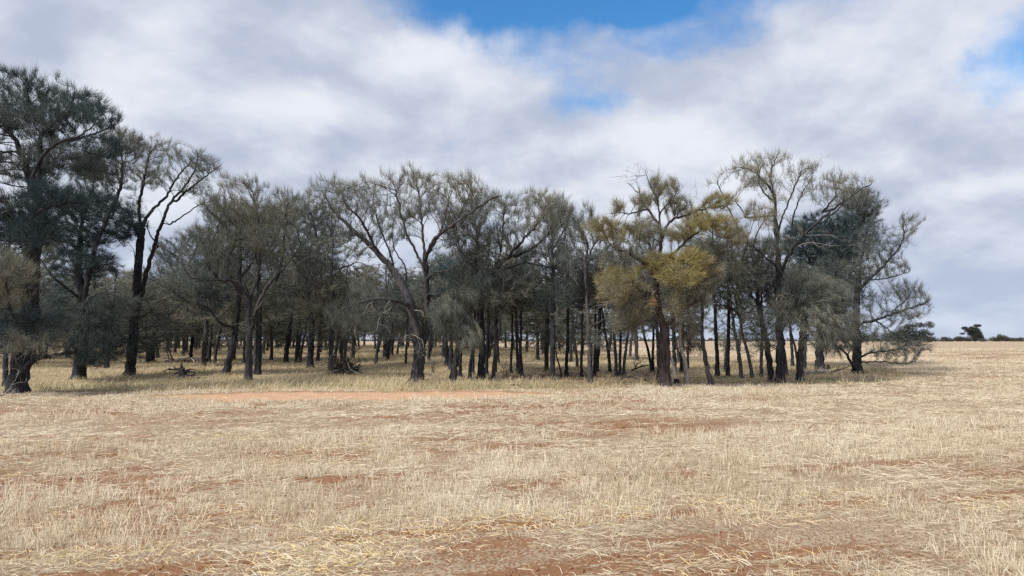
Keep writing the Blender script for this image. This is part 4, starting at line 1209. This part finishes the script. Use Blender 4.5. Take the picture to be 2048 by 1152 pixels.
for (px, py, h, lab) in ((1012, 752, .55, 'dry brown twiggy shrub beside the thin poles of the clearing'), (868, 745, .4, 'dry brown twiggy shrub in grass behind the thick flared trunk'), (1300, 768, .4, 'dry brown twiggy shrub at the foot of the golden-olive tree'),
                         (218, 758, .6, 'bare dark sapling stem standing in grass under the drooping foliage')):
    solo('dry_shrub', lab, 'shrub', px, py, lambda r, m: [('stem', dead_limb((r.normal(0, .03), r.normal(0, .03), -.02), (r.normal(0, .5), r.normal(0, .3), 1), h * r.uniform(.7, 1.2), .010, r, fork=.6, wob=.15), M_BARKB) for _ in range(1 if px == 218 else 9)])

# ------------------------------------------------------------------ far trees and shrubs beyond the paddock
M_FAR = mat_straw('gum_leaves', [(0.0, (0.030, 0.038, 0.034)), (0.5, (0.062, 0.070, 0.055)), (1.0, (0.13, 0.12, 0.10))], .15)


def leafy(name, label, px, py, Y, lobes, stems=(), cat='tree', group=None, leaf=.22, dens=60, seed=0, tint=.45):
    """crown of many small leaf faces in lobes given in metres (x, dy, z, rx, ry, rz)"""
    rng = np.random.default_rng(seed + int(px))
    d = ray(px, py)
    x = d[0] / d[1] * Y
    b = np.array([x, Y, float(ground_z(x, Y))])
    root = thing(name, b, label, cat, group)
    sks = [rod(p, r0, r1, .5) for p, r0, r1 in stems] or [rod([(0, 0, -.2), (0, 0, .5), (.05, 0, .9)], .12, .05, .3)]
    skin('trunk', merge_sk(sks), M_BARKG, root)
    V, T = [], []
    for (cx, cy, cz, rx, ry, rz) in lobes:
        k = int(dens * rx * ry * rz * 4.2) + 30
        q = rng.normal(size=(k, 3)); q /= np.linalg.norm(q, axis=1, keepdims=True)
        q = np.array([cx, cy, cz]) + q * (rng.random((k, 1)) ** .4) * np.array([rx, ry, rz]) * rng.uniform(.8, 1.15, (k, 1))
        a = rng.normal(size=(k, 3)); a /= np.linalg.norm(a, axis=1, keepdims=True)
        c = np.cross(a, rng.normal(size=(k, 3))); c /= np.linalg.norm(c, axis=1, keepdims=True)
        s = leaf * rng.uniform(.5, 1.4, (k, 1))
        V.append(np.stack([q - a * s, q + a * s * .6 + c * s * .45, q + a * s], 1))
        T.append(np.repeat(np.clip(rng.normal(tint, .2, k), 0, 1), 3))
    V = np.concatenate(V).reshape(-1, 3)
    V[:, 2] = np.maximum(V[:, 2], .03)
    mesh_np('crown', V, [np.arange(len(V)).reshape(-1, 3)], M_FAR, root, attrs={'tint': np.concatenate(T)})
    return root


Y1 = 150.0
u1 = Y1 / F_PX
FARG = 'far trees beyond the paddock'
leafy('gum_tree', 'open-crowned gum with layered leaf pads behind the paddock-edge tree', 1838, 686, Y1,
      [((x - 1838) * u1, dy, (685 - y) * u1, rx * u1 * 1.1, 1.0, ry * u1 * 1.4) for x, y, rx, ry, dy in ((1815, 662, 22, 9, 0), (1842, 650, 14, 4, .5), (1858, 650, 8, 6, -.5), (1850, 664, 12, 5, .4), (1862, 668, 6, 3, 0), (1838, 672, 18, 7, 0), (1822, 652, 10, 4, .6), (1800, 672, 20, 9, .3))],
      [([(0, 0, -.2), (-.6, 0, 1.2), (-1.2, 0, 2.6)], .16, .06), ([(-.3, 0, .8), (.6, 0, 2.2), (1.4, 0, 3.4)], .1, .03), ([(.4, 0, 2), (1.6, .2, 2.4), (2.2, .2, 3.2)], .05, .02)], group=FARG, leaf=.2, dens=120, tint=.3)
for k, (px, wd, hh, lab) in enumerate(((1856, 40, 15, 'low dark round shrub ending the far shrub line'), (1815, 44, 16, 'low dark shrub under the open-crowned gum'), (1775, 44, 20, 'dark bushy far shrub seen behind the wide-limbed tree'), (1735, 44, 22, 'dense dark far shrub seen through the low limbs of the paddock-edge tree'))):
    r = np.random.default_rng(300 + k)
    leafy('shrub', lab, px, 687, Y1 + 3 * k, [(r.uniform(-.5, .5) * wd * u1, r.uniform(-.8, .8), r.uniform(.25, .85) * hh * u1, wd * .24 * u1, 1.2, hh * .42 * u1) for _ in range(9)], cat='shrub', group='far shrubs beyond the paddock', leaf=.15, dens=60, seed=k, tint=.35)
Y2 = 330.0
u2 = Y2 / F_PX
leafy('gum_tree', 'lone dark gum with windswept crown on the far paddock edge', 1950, 684, Y2,
      [((x - 1950) * u2, dy, (683 - y) * u2, rx * u2 * 1.15, 1.4, ry * u2 * 1.5) for x, y, rx, ry, dy in ((1930, 656, 5, 2.2, 0), (1956, 651, 7, 2.0, 0), (1946, 655, 5, 1.5, .5), (1940, 661, 9, 3.5, 0), (1952, 660, 9, 4, .4), (1957, 667, 7, 5, 0), (1946, 667, 8, 4, .4), (1962, 675, 5, 5, 0), (1926, 667, 4, 1.3, 0), (1950, 675, 6, 5, 0))],
      [([(0, 0, -.2), (-.3, 0, 1.5), (-1.5, 0, 4), (-3, 0, 5.6)], .3, .08), ([(0, 0, .8), (1.0, 0, 3), (1.5, 0, 6)], .22, .07)], group=FARG, leaf=.34, dens=60, tint=.25)
for k, (px, wd, hh, yy, lab) in enumerate(((1892, 22, 8, 330, 'low round grey shrub just past the end of far shrub line'), (1900, 16, 6, 332, 'low flat grey shrub touching the round grey one'), (1918, 16, 9, 326, 'scrubby grey bush spreading at the foot of lone far gum'), (1932, 20, 9, 327, 'broad dark bush directly under the lone far gum'),
                                        (1966, 12, 5, 325, 'tiny dark bush on the open side of the lone far gum'), (1992, 11, 8, 340, 'small domed far tree first in the distant row'), (2003, 16, 12, 338, 'larger flat-topped far tree second in the distant row'), (2014, 18, 9, 339, 'rounded far tree third in the distant row'),
                                        (2026, 12, 6, 345, 'small pale bush filling a gap in the distant row'), (2037, 16, 8, 338, 'square dark bush near the end of distant row'), (2052, 18, 7, 340, 'dark bush closing the distant row'))):
    r = np.random.default_rng(400 + k)
    leafy('shrub', lab, px, 684, yy, [(r.uniform(-.4, .4) * wd * u2, r.uniform(-1, 1), r.uniform(.3, 1.0) * hh * u2, wd * .26 * u2, 1.6, hh * .38 * u2) for _ in range(8)], cat='shrub', group='far shrubs beyond the paddock', leaf=.3, dens=20, seed=k, tint=.6)
# distant woodland that reads as one mass along the horizon
r = np.random.default_rng(77)
k = 9000
xx = r.uniform(-1500, 1900, k); yy = r.uniform(1150, 1250, k)
hh = .3 + 3.0 * fbm(xx * .012, xx * 0, 5, 4)
cc = np.stack([xx, yy, 1.3 + hh * r.random(k)], 1)
a = r.normal(size=(k, 3)) * 2.4; c = r.normal(size=(k, 3)) * 2.0
V = np.stack([cc - a, cc + c, cc + a], 1).reshape(-1, 3); V[:, 2] = np.maximum(V[:, 2], 1.2)
wood = mesh_np('distant_woodland', V, [np.arange(3 * k).reshape(-1, 3)], M_FAR, attrs={'tint': np.repeat(r.uniform(.3, .8, k), 3)})
tag(wood, 'thin line of far-off woodland along the horizon', 'woodland', kind='stuff')

# ------------------------------------------------------------------ straw, stubble and grass
def blades(name, label, cat, org, dr, L, wd, tint, mat, bend=None):
    m = len(org)
    side = np.cross(dr, np.stack([RNG.normal(0, .35, m), np.ones(m), RNG.normal(0, .35, m)], 1))
    side /= np.maximum(np.linalg.norm(side, axis=1, keepdims=True), 1e-6)
    wv = side * (wd * .5)[:, None]
    tip = org + dr * L[:, None]
    if bend is None:
        V = np.stack([org - wv, org + wv, tip + wv * .75, tip - wv * .75], 1).reshape(-1, 3)
        F = [np.arange(4 * m).reshape(m, 4)]
        tt = np.repeat(tint, 4)
    else:
        mid = org + dr * (L * .55)[:, None]
        tip = tip + bend
        V = np.stack([org - wv, org + wv, mid + wv * .7, mid - wv * .7, tip], 1).reshape(-1, 3)
        i = np.arange(m) * 5
        F = [np.stack([i, i + 1, i + 2, i + 3], 1), np.stack([i + 3, i + 2, i + 4], 1)]
        tt = np.repeat(tint, 5)
    o = mesh_np(name, V, F, mat, attrs={'tint': np.clip(tt, 0, 1)})
    return tag(o, label, cat, kind='stuff')


def scatter(n, y0, y1, p, margin=3.0):
    """points thinning out with distance: density ~ y^-p inside a wedge wider than the view"""
    e = 2 - p
    y = (y0 ** e + RNG.random(n) * (y1 ** e - y0 ** e)) ** (1 / e)
    x = RNG.uniform(-1, 1, n) * (0.74 * y + margin)
    return x, y


# standing stubble: tufts of cut stalks along the drill rows
x, y = scatter(150000, 3.2, 75, 1.25)
u, v = rowcoord(x, y)
v = np.round(v / .28) * .28 + RNG.normal(0, .03, len(v))
x, y = u * RC - v * RS, u * RS + v * RC
band = fbm(u * .13, v * .55, 111, 4)
clump = fbm(u * 1.6, v * 1.6, 113, 3)
pk = np.clip((band - .41) * 5.0, .07, 1) * np.clip((clump - .36) * 4.0, 0.05, 1) * (1 - np.clip(bare_mask(x, y) * 1.3, 0, .97)) * (1 - .97 * sstep(strip_mask(x, y), .1, .5)) * (1 - grove_mask(x, y)) * (y > 2.5)
ok = RNG.random(len(x)) < pk * 1.2
x, y, band = x[ok], y[ok], band[ok]
nt = RNG.poisson(7, len(x)) + 2
size = RNG.lognormal(0, .35, len(x))
tt = np.clip(.55 + .5 * (band - .5) + .55 * (fbm(x * .5, y * .5, 115, 3) - .5) + RNG.normal(0, .13, len(x)), 0, .84)
ii = np.repeat(np.arange(len(x)), nt)
m = len(ii)
sc = np.maximum(1, (y[ii] / 7) ** .75)
ox = RNG.normal(0, .028, m) * sc; oy = RNG.normal(0, .022, m) * sc
x, y = x[ii] + ox, y[ii] + oy
h = (.035 + .07 * RNG.random(m)) * size[ii] * (.5 + .9 * band[ii])
tilt = np.stack([RNG.normal(0, .2, m) + ox * 7 / sc, RNG.normal(0, .2, m) + oy * 7 / sc, np.ones(m)], 1)
loose = RNG.random(m) < .25
tilt[loose, :2] *= 4
org = np.stack([x, y, ground_z(x, y) - .01], 1)
blades('stubble', 'standing cut straw stubble covering the paddock in rows', 'stubble', org, unit(tilt), np.clip(h, .03, .26), .0036 * sc * RNG.uniform(.7, 1.4, m), np.clip(tt[ii] + RNG.normal(0, .13, m), 0, .86), M_STUBBLE)
print('STUBBLE', m)

# loose straw lying flat
x, y = scatter(420000, 3.2, 48, 1.4)
b = bare_mask(x, y)
pile = fbm(x * 1.1, y * 1.1, 121, 4)
ok = RNG.random(len(x)) < (1 - .82 * np.clip(b * 1.1, 0, 1)) * (1 - .85 * grove_mask(x, y)) * np.clip(.16 + 3.4 * (pile - .37), .06, 1) * (1 - .9 * sstep(strip_mask(x, y), .1, .6))
x, y, pile = x[ok], y[ok], pile[ok]
m = len(x)
sc = np.maximum(1, (y / 7) ** .75)
ang = np.where(RNG.random(m) < .45, ROW + RNG.normal(0, .35, m), RNG.uniform(0, 6.28, m))
dr = unit(np.stack([np.cos(ang), np.sin(ang), RNG.normal(0.02, .16, m)], 1))
org = np.stack([x, y, ground_z(x, y) + .006 + .03 * RNG.random(m) * np.clip(pile * 2 - .4, 0, 1)], 1)
fresh = fbm(x * .45 + 4, y * .9, 131, 3)
yel = (fresh > .60) & (RNG.random(m) < .16 * (y < 13))
tint = np.where(yel, RNG.uniform(.92, 1.0, m), np.clip(.69 + .8 * (fbm(x * .5, y * 1.1, 133, 3) - .5) + RNG.normal(0, .2, m), 0, .86))
blades('straw_litter', 'loose broken straw lying over the paddock earth', 'straw', org, dr, RNG.uniform(.04, .20, m) * np.minimum(sc, 1.5), .0040 * sc * RNG.uniform(.6, 1.4, m), tint, M_STUBBLE,
       bend=np.stack([RNG.normal(0, .02, m), RNG.normal(0, .02, m), -np.abs(RNG.normal(0, .012, m))], 1))
print('LITTER', m)

# heaps of fresh yellow straw dropped in the swath
hx, hy, hs = [], [], []
for (px, py, n, s) in ((690, 1066, 300, .16), (640, 1125, 420, .22), (700, 1105, 300, .2), (250, 1120, 260, .18), (100, 1120, 150, .12), (450, 1028, 200, .2), (1240, 1028, 220, .14), (1455, 1014, 220, .13), (1040, 1045, 160, .2),
                       (2000, 1010, 160, .2), (1700, 1000, 120, .2), (560, 1140, 260, .25), (1450, 1130, 160, .2), (980, 1070, 160, .25), (130, 1060, 120, .2), (1550, 1040, 120, .2), (840, 1075, 150, .2)):
    p = on_ground(px, py)
    n = int(n * .95)
    hx.append(p[0] + RNG.normal(0, s * 1.5, n)); hy.append(p[1] + RNG.normal(0, s, n)); hs.append(np.full(n, s))
x = np.concatenate(hx); y = np.concatenate(hy); m = len(x)
ang = RNG.uniform(0, 6.28, m)
dr = unit(np.stack([np.cos(ang), np.sin(ang), np.abs(RNG.normal(0.05, .25, m))], 1))
org = np.stack([x, y, ground_z(x, y) + .01 + .05 * RNG.random(m)], 1)
blades('fresh_straw', 'bright yellow loose straw dropped in small heaps over the stubble', 'straw', org, dr, RNG.uniform(.06, .18, m), .0045 * RNG.uniform(.7, 1.3, m), RNG.uniform(.82, 1.0, m), M_STUBBLE,
       bend=np.stack([RNG.normal(0, .03, m), RNG.normal(0, .03, m), -np.abs(RNG.normal(0, .04, m))], 1))

# dry grass under and in front of the trees
n = 420000
y = 20.5 + (RNG.random(n) ** 1.6) * 70
x = RNG.uniform(-1, 1, n) * (.74 * y + 3)
tuft = fbm(x * 1.5, y * 1.5, 141, 3)
big_t = fbm(x * .35, y * .35, 143, 3)
verge = np.exp(-((y - front_edge(x) - 1.6) / 1.5) ** 2)
pk = grove_mask(x, y) * (1 - .85 * litter_mask(x, y)) * np.clip((tuft - .33) * 3, .04, 1) * np.clip(.35 + (big_t - .35) * 2.2 + .5 * verge, .1, 1) * (1 - strip_mask(x, y))
ok = RNG.random(n) < pk
x, y, tuft, big_t, verge = x[ok], y[ok], tuft[ok], big_t[ok], verge[ok]
m = len(x)
h = (.12 + .26 * RNG.random(m)) * (.5 + tuft) * (.8 + .6 * verge)
dr = unit(np.stack([RNG.normal(.1, .42, m), RNG.normal(0, .42, m), np.ones(m)], 1))
org = np.stack([x, y, ground_z(x, y) - .015], 1)
green = (fbm(x * .5, y * 1.2, 147, 3) > .56) & (verge > .4) & (RNG.random(m) < .6)
tint = np.where(green, RNG.uniform(.93, 1, m), np.clip(.55 + .7 * (fbm(x * .4, y * .4, 145, 3) - .5) + RNG.normal(0, .14, m), 0, .88))
h = np.where(green, h * .45, h)
blades('dry_grass', 'pale dry grass growing under and before the grove', 'grass', org, dr, h, .011 * np.maximum(1, (y / 30) ** .8) * RNG.uniform(.6, 1.4, m), tint, M_GRASS,
       bend=np.stack([RNG.normal(.04, .06, m), RNG.normal(0, .05, m), -.25 * h * RNG.random(m)], 1))
print('GRASS', m)


# clods of red earth on the bare patches
x, y = scatter(90000, 3.2, 24, 1.6)
ok = RNG.random(len(x)) < bare_mask(x, y) ** 1.5 * (1 - sstep(strip_mask(x, y), 0, .2))
x, y = x[ok][:7000], y[ok][:7000]
m = len(x)
oct_v = np.array([(1, 0, 0), (0, 1, 0), (-1, 0, 0), (0, -1, 0), (0, 0, .8), (0, 0, -.8)], float)
oct_f = np.array([(0, 1, 4), (1, 2, 4), (2, 3, 4), (3, 0, 4), (1, 0, 5), (2, 1, 5), (3, 2, 5), (0, 3, 5)])
r = np.minimum(RNG.lognormal(-4.75, .5, m), .026) * np.maximum(1, (y / 8) ** .6)
V = np.stack([x, y, ground_z(x, y) + .2 * r], 1)[:, None, :] + oct_v[None] * r[:, None, None] * RNG.uniform(.6, 1.3, (m, 6, 1)) + RNG.normal(0, .18, (m, 6, 3)) * r[:, None, None]
mcl, tcl = new_mat('earth_clods')
cc = tcl.mix(tcl.noise(tcl.n('ShaderNodeNewGeometry').outputs['Position'], 20, 3), rgb(0.13, 0.062, 0.034), rgb(0.33, 0.18, 0.10))
finish(tcl, tcl.n('ShaderNodeBsdfPrincipled', {'Base Color': cc, 'Roughness': .95, 'Specular IOR Level': .1}).outputs[0])
tag(mesh_np('earth_clods', V.reshape(-1, 3), [(np.arange(m)[:, None, None] * 6 + oct_f[None]).reshape(-1, 3)], mcl), 'crumbs and clods of red earth on the bare patches', 'earth', kind='stuff')

# low green weeds along the verge
wx, wy = [], []
for (px, py, n, sx_, sy_) in ((90, 776, 700, 2.0, .25), (230, 772, 500, 1.6, .25), (640, 772, 350, .9, .2), (900, 771, 700, 1.3, .25), (960, 762, 300, .5, .3), (1090, 771, 300, .6, .2), (1450, 755, 700, .6, .25), (1510, 761, 300, .35, .2), (1640, 760, 400, .6, .2), (440, 778, 300, 1.2, .2), (780, 773, 300, 1.0, .2)):
    p = on_ground(px, py)
    wx.append(p[0] + RNG.normal(0, sx_, n)); wy.append(p[1] + RNG.normal(0, sy_, n))
x = np.concatenate(wx); y = np.concatenate(wy); m = len(x)
dr = unit(np.stack([RNG.normal(0, .7, m), RNG.normal(0, .7, m), np.ones(m)], 1))
blades('green_weeds', 'low green weeds growing in patches along the grove verge', 'weeds', np.stack([x, y, ground_z(x, y) - .01], 1), dr, RNG.uniform(.05, .15, m), .022 * RNG.uniform(.6, 1.4, m), RNG.uniform(.94, 1.0, m), M_GRASS,
       bend=np.stack([RNG.normal(0, .03, m), RNG.normal(0, .03, m), np.zeros(m)], 1))
